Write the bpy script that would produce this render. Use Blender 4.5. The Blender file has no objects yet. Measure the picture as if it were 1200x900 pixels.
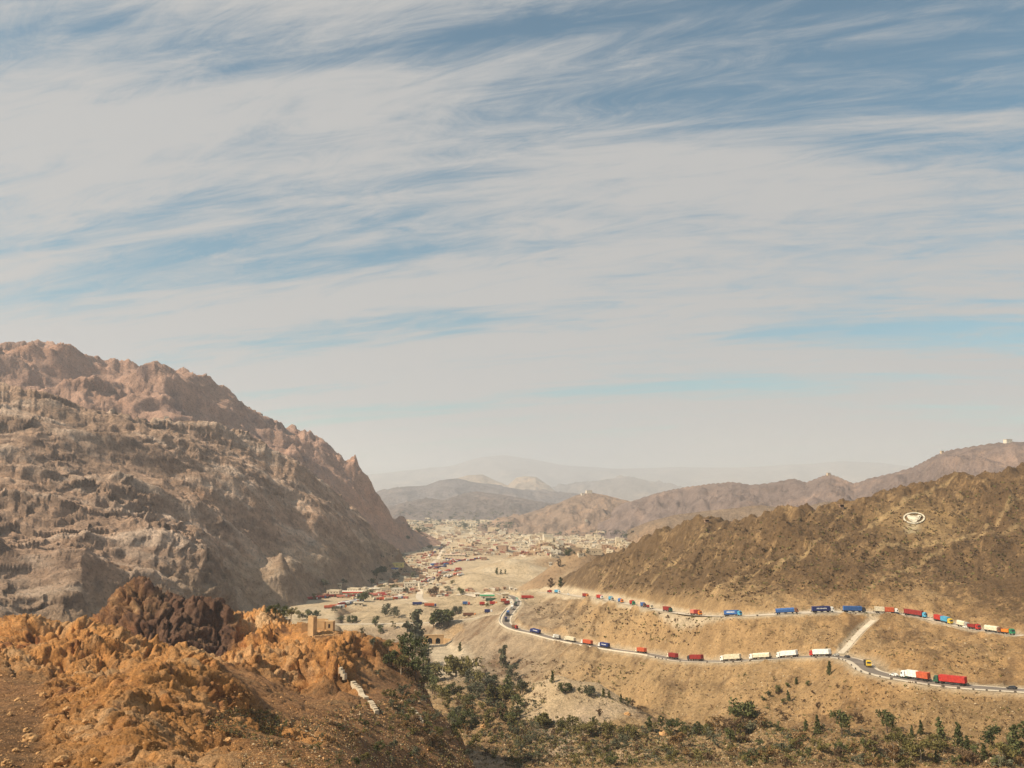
import bpy, math, random
import numpy as np
from mathutils import Vector, Matrix, Euler

S = bpy.context.scene
C = S.collection
random.seed(7)
R = math.radians

# ------------------------------------------------------------------ camera
FPX, CX, CY = 1000.0, 600.0, 450.0
PITCH = math.atan(118.0 / 1000.0)
CAM_Z = 0.0
cam_data = bpy.data.cameras.new('camera')
cam_data.sensor_width = 36.0
cam_data.lens = 30.0
cam_data.clip_start = 0.5
cam_data.clip_end = 120000.0
cam = bpy.data.objects.new('camera', cam_data)
C.objects.link(cam)
cam.location = (0, 0, CAM_Z)
cam.rotation_euler = (math.pi / 2 + PITCH, 0, 0)
S.camera = cam

# ------------------------------------------------------------------ light
SUN_AZ = R(-113.0)       # measured from the view direction (+Y), negative = left
SUN_EL = R(43.0)
sun_dir = Vector((math.sin(SUN_AZ) * math.cos(SUN_EL), math.cos(SUN_AZ) * math.cos(SUN_EL), math.sin(SUN_EL)))
sun_data = bpy.data.lights.new('sun', 'SUN')
sun_data.energy = 5.0
sun_data.angle = R(0.5)
sun_data.color = (1.0, 0.86, 0.66)
sun = bpy.data.objects.new('sun', sun_data)
C.objects.link(sun)
sun.rotation_euler = sun_dir.to_track_quat('Z', 'Y').to_euler()
sun.location = sun_dir * 900

world = bpy.data.worlds.new('World')
S.world = world
world.use_nodes = True
wn, wl = world.node_tree.nodes, world.node_tree.links
wn.clear()
def wnode(t, **kw):
    n = wn.new(t)
    for k, v in kw.items():
        setattr(n, k, v)
    return n
w_out = wnode('ShaderNodeOutputWorld')
w_bg = wnode('ShaderNodeBackground')
w_bg.inputs['Strength'].default_value = 0.082
sky = wnode('ShaderNodeTexSky', sky_type='NISHITA')
sky.sun_disc = False
sky.sun_elevation = SUN_EL
sky.sun_rotation = SUN_AZ
sky.altitude = 800
sky.air_density = 1.0
sky.dust_density = 2.0
tc = wnode('ShaderNodeTexCoord')
sep = wnode('ShaderNodeSeparateXYZ')
wl.new(tc.outputs['Generated'], sep.inputs[0])
def wmath(op, a, b=None, clamp=False):
    n = wnode('ShaderNodeMath', operation=op, use_clamp=clamp)
    for i, v in enumerate((a, b)):
        if v is None:
            continue
        if isinstance(v, (int, float)):
            n.inputs[i].default_value = v
        else:
            wl.new(v, n.inputs[i])
    return n.outputs[0]
zc = wmath('ADD', wmath('MAXIMUM', sep.outputs['Z'], 0.0), 0.16)
px_ = wmath('DIVIDE', sep.outputs['X'], zc)
py_ = wmath('DIVIDE', sep.outputs['Y'], zc)
comb = wnode('ShaderNodeCombineXYZ')
wl.new(px_, comb.inputs[0]); wl.new(py_, comb.inputs[1])
def cloud_noise(rot, sc, scale, detail, rough, dist, loc=(0, 0, 0)):
    m0 = wnode('ShaderNodeMapping')
    m0.inputs['Rotation'].default_value = (0, 0, R(rot))
    wl.new(comb.outputs[0], m0.inputs['Vector'])
    m = wnode('ShaderNodeMapping')
    m.inputs['Scale'].default_value = sc
    m.inputs['Location'].default_value = loc
    wl.new(m0.outputs[0], m.inputs['Vector'])
    n = wnode('ShaderNodeTexNoise')
    n.inputs['Scale'].default_value = scale
    n.inputs['Detail'].default_value = detail
    n.inputs['Roughness'].default_value = rough
    n.inputs['Distortion'].default_value = dist
    wl.new(m.outputs[0], n.inputs['Vector'])
    return n.outputs['Fac']
n_big = cloud_noise(13, (0.5, 1.3, 1), 1.3, 5, 0.5, 0.4, (3.1, 1.7, 0))
n_str = cloud_noise(15, (0.30, 1.7, 1), 1.7, 12, 0.60, 0.9, (0.4, 5.0, 0))
n_fine = cloud_noise(20, (0.6, 1.9, 1), 5.5, 12, 0.70, 1.4, (7.4, 2.0, 0))
dens = wmath('ADD', wmath('ADD', wmath('MULTIPLY', n_big, 0.52), wmath('MULTIPLY', n_str, 1.02)), wmath('MULTIPLY', n_fine, 0.50))
lowband = wmath('MULTIPLY', wmath('SUBTRACT', 1.0, wmath('MULTIPLY', sep.outputs['Z'], 2.1), clamp=True), 0.16)
dens = wmath('ADD', dens, lowband)
ramp = wnode('ShaderNodeMapRange', interpolation_type='SMOOTHSTEP')
wl.new(dens, ramp.inputs['Value'])
ramp.inputs['From Min'].default_value = 0.845
ramp.inputs['From Max'].default_value = 1.20
ramp.inputs['To Min'].default_value = 0.02
ramp.inputs['To Max'].default_value = 1.0
mixc = wnode('ShaderNodeMix', data_type='RGBA')
wl.new(ramp.outputs[0], mixc.inputs['Factor'])
skyg = wnode('ShaderNodeMix', data_type='RGBA', blend_type='MULTIPLY')
skyg.inputs['Factor'].default_value = 1.0
wl.new(sky.outputs[0], skyg.inputs['A'])
skyg.inputs['B'].default_value = (0.66, 1.06, 0.98, 1)
wl.new(skyg.outputs['Result'], mixc.inputs['A'])
mixc.inputs['B'].default_value = (4.75, 4.72, 4.66, 1)
wl.new(mixc.outputs['Result'], w_bg.inputs['Color'])
wl.new(w_bg.outputs[0], w_out.inputs['Surface'])

S.view_settings.view_transform = 'Standard'
S.view_settings.look = 'None'
S.view_settings.exposure = 0.38
S.view_settings.gamma = 1.0
S.render.engine = 'CYCLES'
S.cycles.max_bounces = 4
S.cycles.diffuse_bounces = 2
S.cycles.glossy_bounces = 1
S.cycles.volume_bounces = 1
S.cycles.transparent_max_bounces = 8
S.cycles.use_denoising = True
S.render.resolution_x = 1024
S.render.resolution_y = 768

# ------------------------------------------------------------------ projection helpers (a pixel row and column of the survey plus a distance give a place)
cp, sp = math.cos(PITCH), math.sin(PITCH)
def ue(px, py):
    """slope coordinates of a sight line: x per metre ahead, height per metre ahead"""
    px = np.asarray(px, float); py = np.asarray(py, float)
    v = (CY - py) / FPX
    dy = cp - v * sp
    dz = sp + v * cp
    dx = (px - CX) / FPX
    return dx / dy, dz / dy
def W(px, py, Y):
    u, e = ue(px, py)
    return np.array([u * Y, Y, e * Y], float)

# ------------------------------------------------------------------ noise
def _hash(ix, iy, iz, seed):
    h = (ix.astype(np.uint32) * np.uint32(374761393) + iy.astype(np.uint32) * np.uint32(668265263)
         + iz.astype(np.uint32) * np.uint32(2147483647) + np.uint32((seed * 974634777 + 12345) & 0xffffffff))
    h = (h ^ (h >> np.uint32(13))) * np.uint32(1274126177)
    h = h ^ (h >> np.uint32(16))
    return h
def vnoise(x, y, z, seed=0):
    """gradient-free value noise with quintic fade, range about -1..1"""
    x = np.asarray(x, np.float32); y = np.asarray(y, np.float32); z = np.asarray(z, np.float32)
    fx, fy, fz = np.floor(x), np.floor(y), np.floor(z)
    tx, ty, tz = x - fx, y - fy, z - fz
    ix, iy, iz = fx.astype(np.int32), fy.astype(np.int32), fz.astype(np.int32)
    def g(dx, dy, dz):
        h = _hash(ix + dx, iy + dy, iz + dz, seed)
        a = (h & np.uint32(1023)).astype(np.float32) * (2 / 1023.0) - 1
        b = ((h >> np.uint32(10)) & np.uint32(1023)).astype(np.float32) * (2 / 1023.0) - 1
        c = ((h >> np.uint32(20)) & np.uint32(1023)).astype(np.float32) * (2 / 1023.0) - 1
        return a * (tx - dx) + b * (ty - dy) + c * (tz - dz)
    sx = tx * tx * tx * (tx * (tx * 6 - 15) + 10)
    sy = ty * ty * ty * (ty * (ty * 6 - 15) + 10)
    sz = tz * tz * tz * (tz * (tz * 6 - 15) + 10)
    def lx(dy, dz):
        a = g(0, dy, dz)
        return a + (g(1, dy, dz) - a) * sx
    a = lx(0, 0); a = a + (lx(1, 0) - a) * sy
    b = lx(0, 1); b = b + (lx(1, 1) - b) * sy
    return (a + (b - a) * sz) * 1.35
def fbm(x, y, z, octv=5, gain=0.5, lac=2.03, seed=0):
    s = 0; a = 1; t = 0
    for o in range(octv):
        s = s + a * vnoise(x, y, z, seed + o * 17)
        t += a; a *= gain
        x = x * lac + 3.7; y = y * lac - 1.3; z = z * lac + 2.1
    return s / t
def ridged(x, y, z, octv=5, gain=0.5, lac=2.07, seed=0):
    s = 0; a = 1; t = 0; w = 1
    for o in range(octv):
        n = 1 - np.abs(vnoise(x, y, z, seed + o * 23))
        n = n * n * w
        w = np.clip(n * 1.7, 0, 1)
        s = s + a * n; t += a; a *= gain
        x = x * lac + 5.1; y = y * lac + 9.2; z = z * lac - 4.4
    return s / t
def cells(x, y, z, seed=0):
    """3D cellular noise: (distance to nearest, second nearest, random value of nearest)"""
    fx, fy, fz = np.floor(x), np.floor(y), np.floor(z)
    ix, iy, iz = fx.astype(np.int32), fy.astype(np.int32), fz.astype(np.int32)
    d1 = np.full(x.shape, 9.0, np.float32); d2 = d1.copy(); rv = np.zeros(x.shape, np.float32)
    for dx in (-1, 0, 1):
        for dy in (-1, 0, 1):
            for dz in (-1, 0, 1):
                h = _hash(ix + dx, iy + dy, iz + dz, seed)
                a = (h & np.uint32(1023)).astype(np.float32) / 1023.0
                b = ((h >> np.uint32(10)) & np.uint32(1023)).astype(np.float32) / 1023.0
                c = ((h >> np.uint32(20)) & np.uint32(1023)).astype(np.float32) / 1023.0
                d = np.sqrt((fx + dx + a - x) ** 2 + (fy + dy + b - y) ** 2 + (fz + dz + c - z) ** 2).astype(np.float32)
                m = d < d1
                d2 = np.where(m, d1, np.minimum(d2, d))
                rv = np.where(m, ((h >> np.uint32(5)) & np.uint32(255)).astype(np.float32) / 255.0, rv)
                d1 = np.where(m, d, d1)
    return d1, d2, rv
def facets(x, y, z, seed=0):
    """broken-rock noise: every cell is a randomly tilted plane; returns (plane height, distance to the cell border)"""
    fx, fy, fz = np.floor(x), np.floor(y), np.floor(z)
    ix, iy, iz = fx.astype(np.int32), fy.astype(np.int32), fz.astype(np.int32)
    d1 = np.full(x.shape, 9.0, np.float32); d2 = d1.copy(); pv = np.zeros(x.shape, np.float32)
    for dx in (-1, 0, 1):
        for dy in (-1, 0, 1):
            for dz in (-1, 0, 1):
                h = _hash(ix + dx, iy + dy, iz + dz, seed)
                a = (h & np.uint32(1023)).astype(np.float32) / 1023.0
                b = ((h >> np.uint32(10)) & np.uint32(1023)).astype(np.float32) / 1023.0
                c = ((h >> np.uint32(20)) & np.uint32(1023)).astype(np.float32) / 1023.0
                ox, oy, oz = x - (fx + dx + a), y - (fy + dy + b), z - (fz + dz + c)
                d = np.sqrt(ox * ox + oy * oy + oz * oz)
                g = h * np.uint32(2654435761)
                t1 = ((g >> np.uint32(4)) & np.uint32(255)).astype(np.float32) / 127.5 - 1
                t2 = ((g >> np.uint32(12)) & np.uint32(255)).astype(np.float32) / 127.5 - 1
                t3 = ((g >> np.uint32(20)) & np.uint32(255)).astype(np.float32) / 127.5 - 1
                p = t1 * ox + t2 * oy + t3 * oz + t3 * .45
                m = d < d1
                d2 = np.where(m, d1, np.minimum(d2, d))
                pv = np.where(m, p, pv)
                d1 = np.where(m, d, d1)
    return pv, d2 - d1
def sstep(a, b, x):
    t = np.clip((x - a) / (b - a), 0, 1)
    return t * t * (3 - 2 * t)

# ------------------------------------------------------------------ height surfaces
class Surf:
    """a height surface over (u = x/Y, L = ln Y) fitted through surveyed points"""
    def __init__(self, pts, world_pts=(), ku=1.6, c=0.008):
        P = [W(*p) for p in pts] + [np.array(p, float) for p in world_pts]
        P = np.array(P)
        self.u = P[:, 0] / P[:, 1] * ku; self.L = np.log(P[:, 1]); self.e = P[:, 2] / P[:, 1]
        self.ku, self.c = ku, c
        n = len(P)
        K = np.sqrt((self.u[:, None] - self.u[None]) ** 2 + (self.L[:, None] - self.L[None]) ** 2 + c * c)
        A = np.zeros((n + 3, n + 3)); A[:n, :n] = K
        A[:n, n] = 1; A[:n, n + 1] = self.u; A[:n, n + 2] = self.L
        A[n:, :n] = A[:n, n:].T
        A[:n, :n] += np.eye(n) * -1e-3
        self.w = np.linalg.lstsq(A, np.concatenate([self.e, [0, 0, 0]]), rcond=None)[0]
    def eval(self, us, Ls):
        """e on the outer grid us x Ls, solved coarse then interpolated"""
        cu = np.linspace(us[0], us[-1], 300); cl = np.interp(np.linspace(0, 1, 380), np.linspace(0, 1, len(Ls)), Ls)
        U, LL = np.meshgrid(cu * self.ku, cl)
        E = np.full(U.shape, self.w[-3]) + self.w[-2] * U + self.w[-1] * LL
        for i in range(len(self.u)):
            E += self.w[i] * np.sqrt((U - self.u[i]) ** 2 + (LL - self.L[i]) ** 2 + self.c ** 2)
        tmp = np.array([np.interp(us, cu, r) for r in E])
        out = np.empty((len(Ls), len(us)))
        fi = np.interp(Ls, cl, np.arange(len(cl))); i0 = np.minimum(fi.astype(int), len(cl) - 2); t = (fi - i0)[:, None]
        out = tmp[i0] * (1 - t) + tmp[i0 + 1] * t
        return out

class Field:
    """finished terrain piece on its grid, with sight-line and plan lookups"""
    all = []
    def __init__(self, us, Ls, X, Y, Z):
        self.us, self.Ls, self.X, self.Y, self.Z = us, Ls, X, Y, Z
        self.E = Z / Y
        Field.all.append(self)
    def z(self, x, y):
        u = x / y; l = math.log(y)
        if not (self.us[0] <= u <= self.us[-1] and self.Ls[0] <= l <= self.Ls[-1]):
            return None
        j = np.searchsorted(self.us, u) - 1; i = np.searchsorted(self.Ls, l) - 1
        j = min(max(j, 0), len(self.us) - 2); i = min(max(i, 0), len(self.Ls) - 2)
        a = (u - self.us[j]) / (self.us[j + 1] - self.us[j]); b = (l - self.Ls[i]) / (self.Ls[i + 1] - self.Ls[i])
        Z = self.Z
        return float((Z[i, j] * (1 - a) + Z[i, j + 1] * a) * (1 - b) + (Z[i + 1, j] * (1 - a) + Z[i + 1, j + 1] * a) * b)
    def hit(self, px, py):
        u, e = ue(px, py)
        if not (self.us[0] <= u <= self.us[-1]):
            return None
        j = int(np.searchsorted(self.us, u)) - 1; j = min(max(j, 0), len(self.us) - 2)
        a = (u - self.us[j]) / (self.us[j + 1] - self.us[j])
        col = self.E[:, j] * (1 - a) + self.E[:, j + 1] * a
        k = np.nonzero(col >= e)[0]
        if len(k) == 0:
            return None
        i = int(k[0])
        if i == 0:
            l = self.Ls[0]
        else:
            t = (e - col[i - 1]) / max(col[i] - col[i - 1], 1e-9)
            l = self.Ls[i - 1] + t * (self.Ls[i] - self.Ls[i - 1])
        y = math.exp(l)
        return (float(u) * y, y, float(e) * y)
def hit(px, py, ymin=0):
    best = None
    for f in Field.all:
        h = f.hit(px, py)
        if h is not None and h[1] > ymin and (best is None or h[1] < best[1]):
            best = h
    return best
def ground_z(x, y, only=None):
    zs = [f.z(x, y) for f in (only or Field.all)]
    zs = [z for z in zs if z is not None]
    return max(zs) if zs else -150.0

def tag(o, label=None, cat=None, group=None, kind=None):
    if label: o['label'] = label
    if cat: o['category'] = cat
    if group: o['group'] = group
    if kind: o['kind'] = kind
    return o

def grid_mesh(name, X, Y, Z, col, mat, kind='structure', smooth=True):
    nr, nc = X.shape
    me = bpy.data.meshes.new(name)
    co = np.stack([X, Y, Z], -1).reshape(-1, 3).astype(np.float32)
    i = np.arange(nr - 1)[:, None] * nc + np.arange(nc - 1)[None]
    q = np.stack([i, i + 1, i + nc + 1, i + nc], -1).reshape(-1, 4).astype(np.int32)
    me.vertices.add(len(co)); me.vertices.foreach_set('co', co.ravel())
    me.loops.add(q.size); me.loops.foreach_set('vertex_index', q.ravel())
    me.polygons.add(len(q)); me.polygons.foreach_set('loop_start', np.arange(0, q.size, 4, dtype=np.int32))
    me.polygons.foreach_set('loop_total', np.full(len(q), 4, np.int32))
    me.polygons.foreach_set('use_smooth', np.full(len(q), smooth, bool))
    me.update(calc_edges=True)
    at = me.color_attributes.new('albedo', 'FLOAT_COLOR', 'POINT')
    c4 = np.ones((len(co), 4), np.float32); c4[:, :3] = col.reshape(-1, 3)
    at.data.foreach_set('color', c4.ravel())
    me.materials.append(mat)
    o = bpy.data.objects.new(name, me); C.objects.link(o)
    if kind: o['kind'] = kind
    return o

def normals(X, Y, Z):
    du = np.stack([np.gradient(X, axis=1), np.gradient(Y, axis=1), np.gradient(Z, axis=1)], -1)
    dv = np.stack([np.gradient(X, axis=0), np.gradient(Y, axis=0), np.gradient(Z, axis=0)], -1)
    n = np.cross(du, dv)
    return n / np.maximum(np.linalg.norm(n, axis=-1, keepdims=True), 1e-9)

# ------------------------------------------------------------------ materials
MATS = {}
def ground_mat(name, fine, bump, strength=0.6, var=0.35, rough=0.95, speck=0.5):
    m = bpy.data.materials.new(name); m.use_nodes = True
    n, l = m.node_tree.nodes, m.node_tree.links
    b = n['Principled BSDF']
    b.inputs['Roughness'].default_value = rough
    b.inputs['Specular IOR Level'].default_value = 0.15
    a = n.new('ShaderNodeVertexColor'); a.layer_name = 'albedo'
    g = n.new('ShaderNodeNewGeometry')
    def noise(scale, detail, rg=0.6):
        t = n.new('ShaderNodeTexNoise'); t.inputs['Scale'].default_value = scale
        t.inputs['Detail'].default_value = detail; t.inputs['Roughness'].default_value = rg
        l.new(g.outputs['Position'], t.inputs['Vector']); return t
    n1 = noise(fine, 9, 0.72); n2 = noise(fine * 0.17, 5)
    add = n.new('ShaderNodeMath'); add.operation = 'ADD'
    l.new(n1.outputs['Fac'], add.inputs[0]); l.new(n2.outputs['Fac'], add.inputs[1])
    mr = n.new('ShaderNodeMapRange')
    mr.inputs['From Min'].default_value = 0.65; mr.inputs['From Max'].default_value = 1.35
    mr.inputs['To Min'].default_value = 1 - var; mr.inputs['To Max'].default_value = 1 + var
    l.new(add.outputs[0], mr.inputs['Value'])
    mx = n.new('ShaderNodeMix'); mx.data_type = 'RGBA'; mx.blend_type = 'MULTIPLY'; mx.inputs['Factor'].default_value = 1
    l.new(a.outputs['Color'], mx.inputs['A']); l.new(mr.outputs[0], mx.inputs['B'])
    vo = n.new('ShaderNodeTexNoise'); vo.inputs['Scale'].default_value = fine * 2.3; vo.inputs['Detail'].default_value = 4; vo.inputs['Roughness'].default_value = .6
    l.new(g.outputs['Position'], vo.inputs['Vector'])
    mv = n.new('ShaderNodeMapRange'); mv.inputs['From Min'].default_value = 0.36; mv.inputs['From Max'].default_value = 0.47
    mv.inputs['To Min'].default_value = 1 - speck; mv.inputs['To Max'].default_value = 1.0
    l.new(vo.outputs['Fac'], mv.inputs['Value'])
    mx2 = n.new('ShaderNodeMix'); mx2.data_type = 'RGBA'; mx2.blend_type = 'MULTIPLY'; mx2.inputs['Factor'].default_value = 1
    l.new(mx.outputs['Result'], mx2.inputs['A']); l.new(mv.outputs[0], mx2.inputs['B'])
    l.new(mx2.outputs['Result'], b.inputs['Base Color'])
    nb = noise(bump, 10, 0.72)
    bp = n.new('ShaderNodeBump'); bp.inputs['Strength'].default_value = strength; bp.inputs['Distance'].default_value = 1.2 / bump
    l.new(nb.outputs['Fac'], bp.inputs['Height']); l.new(bp.outputs[0], b.inputs['Normal'])
    return m
def plain(name, col, rough=0.8, var=0.12, scale=3.0, metal=0.0):
    if name in MATS: return MATS[name]
    m = bpy.data.materials.new(name); m.use_nodes = True
    n, l = m.node_tree.nodes, m.node_tree.links
    b = n['Principled BSDF']; b.inputs['Roughness'].default_value = rough; b.inputs['Metallic'].default_value = metal
    b.inputs['Specular IOR Level'].default_value = 0.3
    t = n.new('ShaderNodeTexNoise'); t.inputs['Scale'].default_value = scale; t.inputs['Detail'].default_value = 5
    tcn = n.new('ShaderNodeTexCoord'); l.new(tcn.outputs['Object'], t.inputs['Vector'])
    mr = n.new('ShaderNodeMapRange'); mr.inputs['From Min'].default_value = 0.3; mr.inputs['From Max'].default_value = 0.7
    mr.inputs['To Min'].default_value = 1 - var; mr.inputs['To Max'].default_value = 1 + var
    l.new(t.outputs['Fac'], mr.inputs['Value'])
    mx = n.new('ShaderNodeMix'); mx.data_type = 'RGBA'; mx.blend_type = 'MULTIPLY'; mx.inputs['Factor'].default_value = 1
    mx.inputs['A'].default_value = (*col, 1); l.new(mr.outputs[0], mx.inputs['B'])
    l.new(mx.outputs['Result'], b.inputs['Base Color'])
    MATS[name] = m
    return m
def mixcol(a, b, t):
    return a + (b - a) * t[..., None]
def rgb(*c):
    return np.array(c, float)

# ------------------------------------------------------------------ roads as surveyed lines
def catmull(P, n=10):
    P = np.array(P); out = []
    Q = np.vstack([2 * P[0] - P[1], P, 2 * P[-1] - P[-2]])
    for i in range(1, len(Q) - 2):
        for k in range(n):
            t = k / n
            out.append(0.5 * ((2 * Q[i]) + (Q[i + 1] - Q[i - 1]) * t + (2 * Q[i - 1] - 5 * Q[i] + 4 * Q[i + 1] - Q[i + 2]) * t * t
                              + (-Q[i - 1] + 3 * Q[i] - 3 * Q[i + 1] + Q[i + 2]) * t ** 3))
    out.append(Q[-2])
    return np.array(out)
def smooth_z(P, k=7):
    z = P[:, 2].copy()
    zp = np.pad(z, k, mode='edge')
    P = P.copy(); P[:, 2] = np.convolve(zp, np.ones(2 * k + 1) / (2 * k + 1), 'valid')
    return P
UP_PX = [(1330, 757, 455), (1260, 751, 475), (1200, 745, 500), (1160, 741, 530), (1120, 733, 560), (1080, 723, 588), (1040, 719, 602), (990, 717, 604), (940, 718, 603),
         (900, 720, 608), (858, 722, 627), (820, 721, 665), (783, 717, 725), (745, 709.5, 800), (715, 703.5, 870), (688, 699.5, 940), (655, 696, 1040),
         (630, 694, 1100), (590, 694, 1150), (540, 696, 1175)]
LO_PX = [(1330, 816, 350), (1260, 813, 368), (1200, 809.5, 385), (1160, 807, 398), (1115, 803, 411), (1070, 797, 428), (1040, 791.5, 442), (1021, 786, 456), (1013, 780, 474), (1003, 774, 496),
         (983, 770, 517), (960, 769, 531), (925, 770.5, 551), (880, 774, 572), (840, 775, 591), (800, 773, 622), (755, 767, 688), (711, 760, 740),
         (671, 753, 785), (650, 748.5, 808), (628, 742.5, 835), (607, 738, 858), (594, 731.5, 885), (594, 723, 915), (600, 714.5, 955), (606, 706, 1010), (600, 699, 1080), (585, 696, 1130)]
LOCAL_PX = [(597, 717, 945), (585, 720, 955), (567, 723.5, 965), (535, 727, 975), (505, 729.5, 985), (476, 730.5, 1000), (430, 731.5, 1010), (388, 731.5, 1020), (350, 730, 1035)]
TRACK_PX = [(985, 766, 524), (993, 758, 540), (1003, 746, 560), (1012, 737, 578), (1024, 727, 592)]
UP = smooth_z(catmull([W(*p) for p in UP_PX])); LO = smooth_z(catmull([W(*p) for p in LO_PX]))
LOCAL = smooth_z(catmull([W(*p) for p in LOCAL_PX])); TRACK = catmull([W(*p) for p in TRACK_PX])

def carve(X, Y, Z, line, half, cut=1.1, fill=0.75, reach=45):
    """cut and fill a bench for a road; returns Z and distance to the line"""
    D = np.full(X.shape, 1e9); RZ = np.zeros(X.shape)
    for k in range(len(line) - 1):
        a, b = line[k], line[k + 1]
        x0, x1 = min(a[0], b[0]) - reach, max(a[0], b[0]) + reach
        y0, y1 = min(a[1], b[1]) - reach, max(a[1], b[1]) + reach
        r0 = np.searchsorted(Y[:, 0], y0); r1 = np.searchsorted(Y[:, 0], y1)
        if r1 <= r0: continue
        us = X[r0] / Y[r0]
        c0 = np.searchsorted(us, min(x0 / y0, x0 / y1)); c1 = np.searchsorted(us, max(x1 / y0, x1 / y1))
        if c1 <= c0: continue
        xs = X[r0:r1, c0:c1]; ys = Y[r0:r1, c0:c1]
        d = b[:2] - a[:2]; L2 = max(d @ d, 1e-9)
        t = np.clip(((xs - a[0]) * d[0] + (ys - a[1]) * d[1]) / L2, 0, 1)
        dd = np.hypot(xs - a[0] - t * d[0], ys - a[1] - t * d[1])
        m = dd < D[r0:r1, c0:c1]
        D[r0:r1, c0:c1][m] = dd[m]
        RZ[r0:r1, c0:c1][m] = (a[2] + t * (b[2] - a[2]))[m]
    m = D < reach
    hi = RZ + np.maximum(D - half, 0) * cut; lo = RZ - np.maximum(D - half, 0) * fill
    Zc = np.clip(Z, lo, hi)
    w = sstep(reach, reach * 0.6, D)
    return np.where(m, Zc * w + Z * (1 - w), Z), D

# ================================================================== TERRAIN
ROCKM = ground_mat('weathered_rock', 0.8, 0.5, 1.0, 0.45, speck=.45)
FARM = ground_mat('mountain_rock', 0.13, 0.09, 1.0, 0.42, speck=.35)
HILLM = ground_mat('dry_hillside', 0.45, 0.35, 1.0, 0.42, speck=.38)
PLAINM = ground_mat('valley_dust', 0.10, 0.12, 0.5, 0.30, speck=.35)
DISTM = ground_mat('distant_rock', 0.02, 0.02, 0.9, 0.3)

def build(name, surf, us, Ls, amp, color, mat, post=None, register=True, kind='structure', disp=None):
    E = surf.eval(us, Ls)
    U = np.broadcast_to(us[None], E.shape)
    Y = np.broadcast_to(np.exp(Ls)[:, None], E.shape).copy()
    X = U * Y
    Z = E * Y
    N0 = normals(X, Y, Z)
    Z = Z + amp(X, Y, Z)
    D = {}
    if post: Z, D = post(X, Y, Z)
    f = Field(us, Ls, X, Y, Z) if register else None
    N = normals(X, Y, Z)
    if disp is not None:
        d = disp(X, Y, Z, N, D); N = N0
        X2, Y2, Z2 = X + N[..., 0] * d, Y + N[..., 1] * d, Z + N[..., 2] * d
        N = normals(X2, Y2, Z2)
    else:
        d = 0; X2, Y2, Z2 = X, Y, Z
    col = color(X, Y, Z, N, D, d)
    o = grid_mesh(name, X2, Y2, Z2, np.clip(col, 0.01, 0.9), mat, kind)
    return o, f

# ---------------- right hillside, gully and knoll
h_pts = []
for p in UP_PX + LO_PX: h_pts.append(p)
h_pts += [(1330, 535, 950), (1200, 548, 900), (1130, 562, 895), (1060, 580, 890), (1020, 597, 880), (985, 595, 860), (930, 600, 870), (880, 606, 900),
          (830, 612, 930), (780, 627, 980), (740, 645, 1020), (700, 660, 1070), (675, 674, 1110)]
h_pts += [(1200, 640, 720), (1060, 650, 720), (985, 655, 720), (900, 660, 735), (830, 665, 800), (760, 672, 880), (700, 686, 980), (1130, 600, 800), (1300, 640, 700)]
h_pts += [(1100, 762, 478), (1180, 780, 440), (985, 745, 560), (1050, 760, 500), (905, 745, 582), (850, 742, 605), (755, 735, 730), (671, 725, 880), (620, 712, 1010), (640, 706, 1030), (800, 745, 655)]
# slope below the lower road down to the gully
h_pts += [(1200, 868, 350), (1130, 862, 370), (1050, 856, 396), (950, 850, 445), (870, 846, 490), (800, 850, 535), (700, 826, 630), (650, 797, 700),
          (600, 785, 770), (570, 765, 830), (1080, 830, 402), (960, 808, 485), (880, 808, 520), (760, 808, 595), (690, 786, 690), (640, 772, 765),
          (560, 745, 900), (530, 768, 850), (505, 756, 930), (490, 738, 1000), (450, 740, 1000), (450, 722, 1080), (400, 735, 1040), (560, 713, 1060),
          (500, 708, 1120), (560, 722, 990), (540, 740, 930), (500, 790, 760), (540, 800, 700), (470, 775, 800)]
# gully floor, knoll and the near slope
h_pts += [(560, 830, 590), (600, 830, 555), (600, 860, 490), (600, 895, 430), (700, 895, 400), (700, 868, 470), (620, 803, 560), (590, 815, 575), (655, 793, 560), (700, 799, 548), (730, 820, 530),
          (760, 848, 505), (660, 832, 515), (720, 850, 488), (850, 880, 410), (1000, 880, 365), (1150, 885, 335), (1200, 892, 320), (850, 900, 370), (1000, 900, 330),
          (500, 880, 440), (540, 860, 500), (500, 840, 540)]
h_world = [(W(px, py, 1)[0] * Y * k, Y * k, -185) for px, py, Y in [(1330, 535, 950), (1200, 548, 900), (1060, 580, 890), (985, 595, 860), (930, 600, 870), (830, 612, 930), (780, 627, 980), (700, 660, 1070)] for k in (1.22, 1.5)]
h_world += [(u * Y, Y, zz) for u in (-.2, -.1, 0, .1) for Y, zz in ((1250, -175), (1500, -220))]
h_world += [(u * 260, 260, -0.375 * 260) for u in (-.25, 0, .25, .5, .75)] + [(u * 60, 60, -0.40 * 60) for u in (-.25, 0, .25, .5, .75)] + [(u * 18, 18, -7.6) for u in (-.25, .25, .75)]
h_world += [(W(px, 800, 1)[0] * Y, Y, z) for px, Y, z in [(600, 625, -164), (625, 618, -165), (655, 615, -164), (690, 612, -162), (720, 600, -160), (745, 585, -157)]]
h_world += [(-.2 * Y, Y, zz) for Y, zz in ((400, -150), (600, -170), (800, -172))]
hs = Surf(h_pts, h_world)
h_us = np.linspace(-0.20, 0.70, 700)
h_Ls = np.concatenate([np.linspace(math.log(18), math.log(300), 50, endpoint=False), np.linspace(math.log(300), math.log(1290), 540)])

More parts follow.
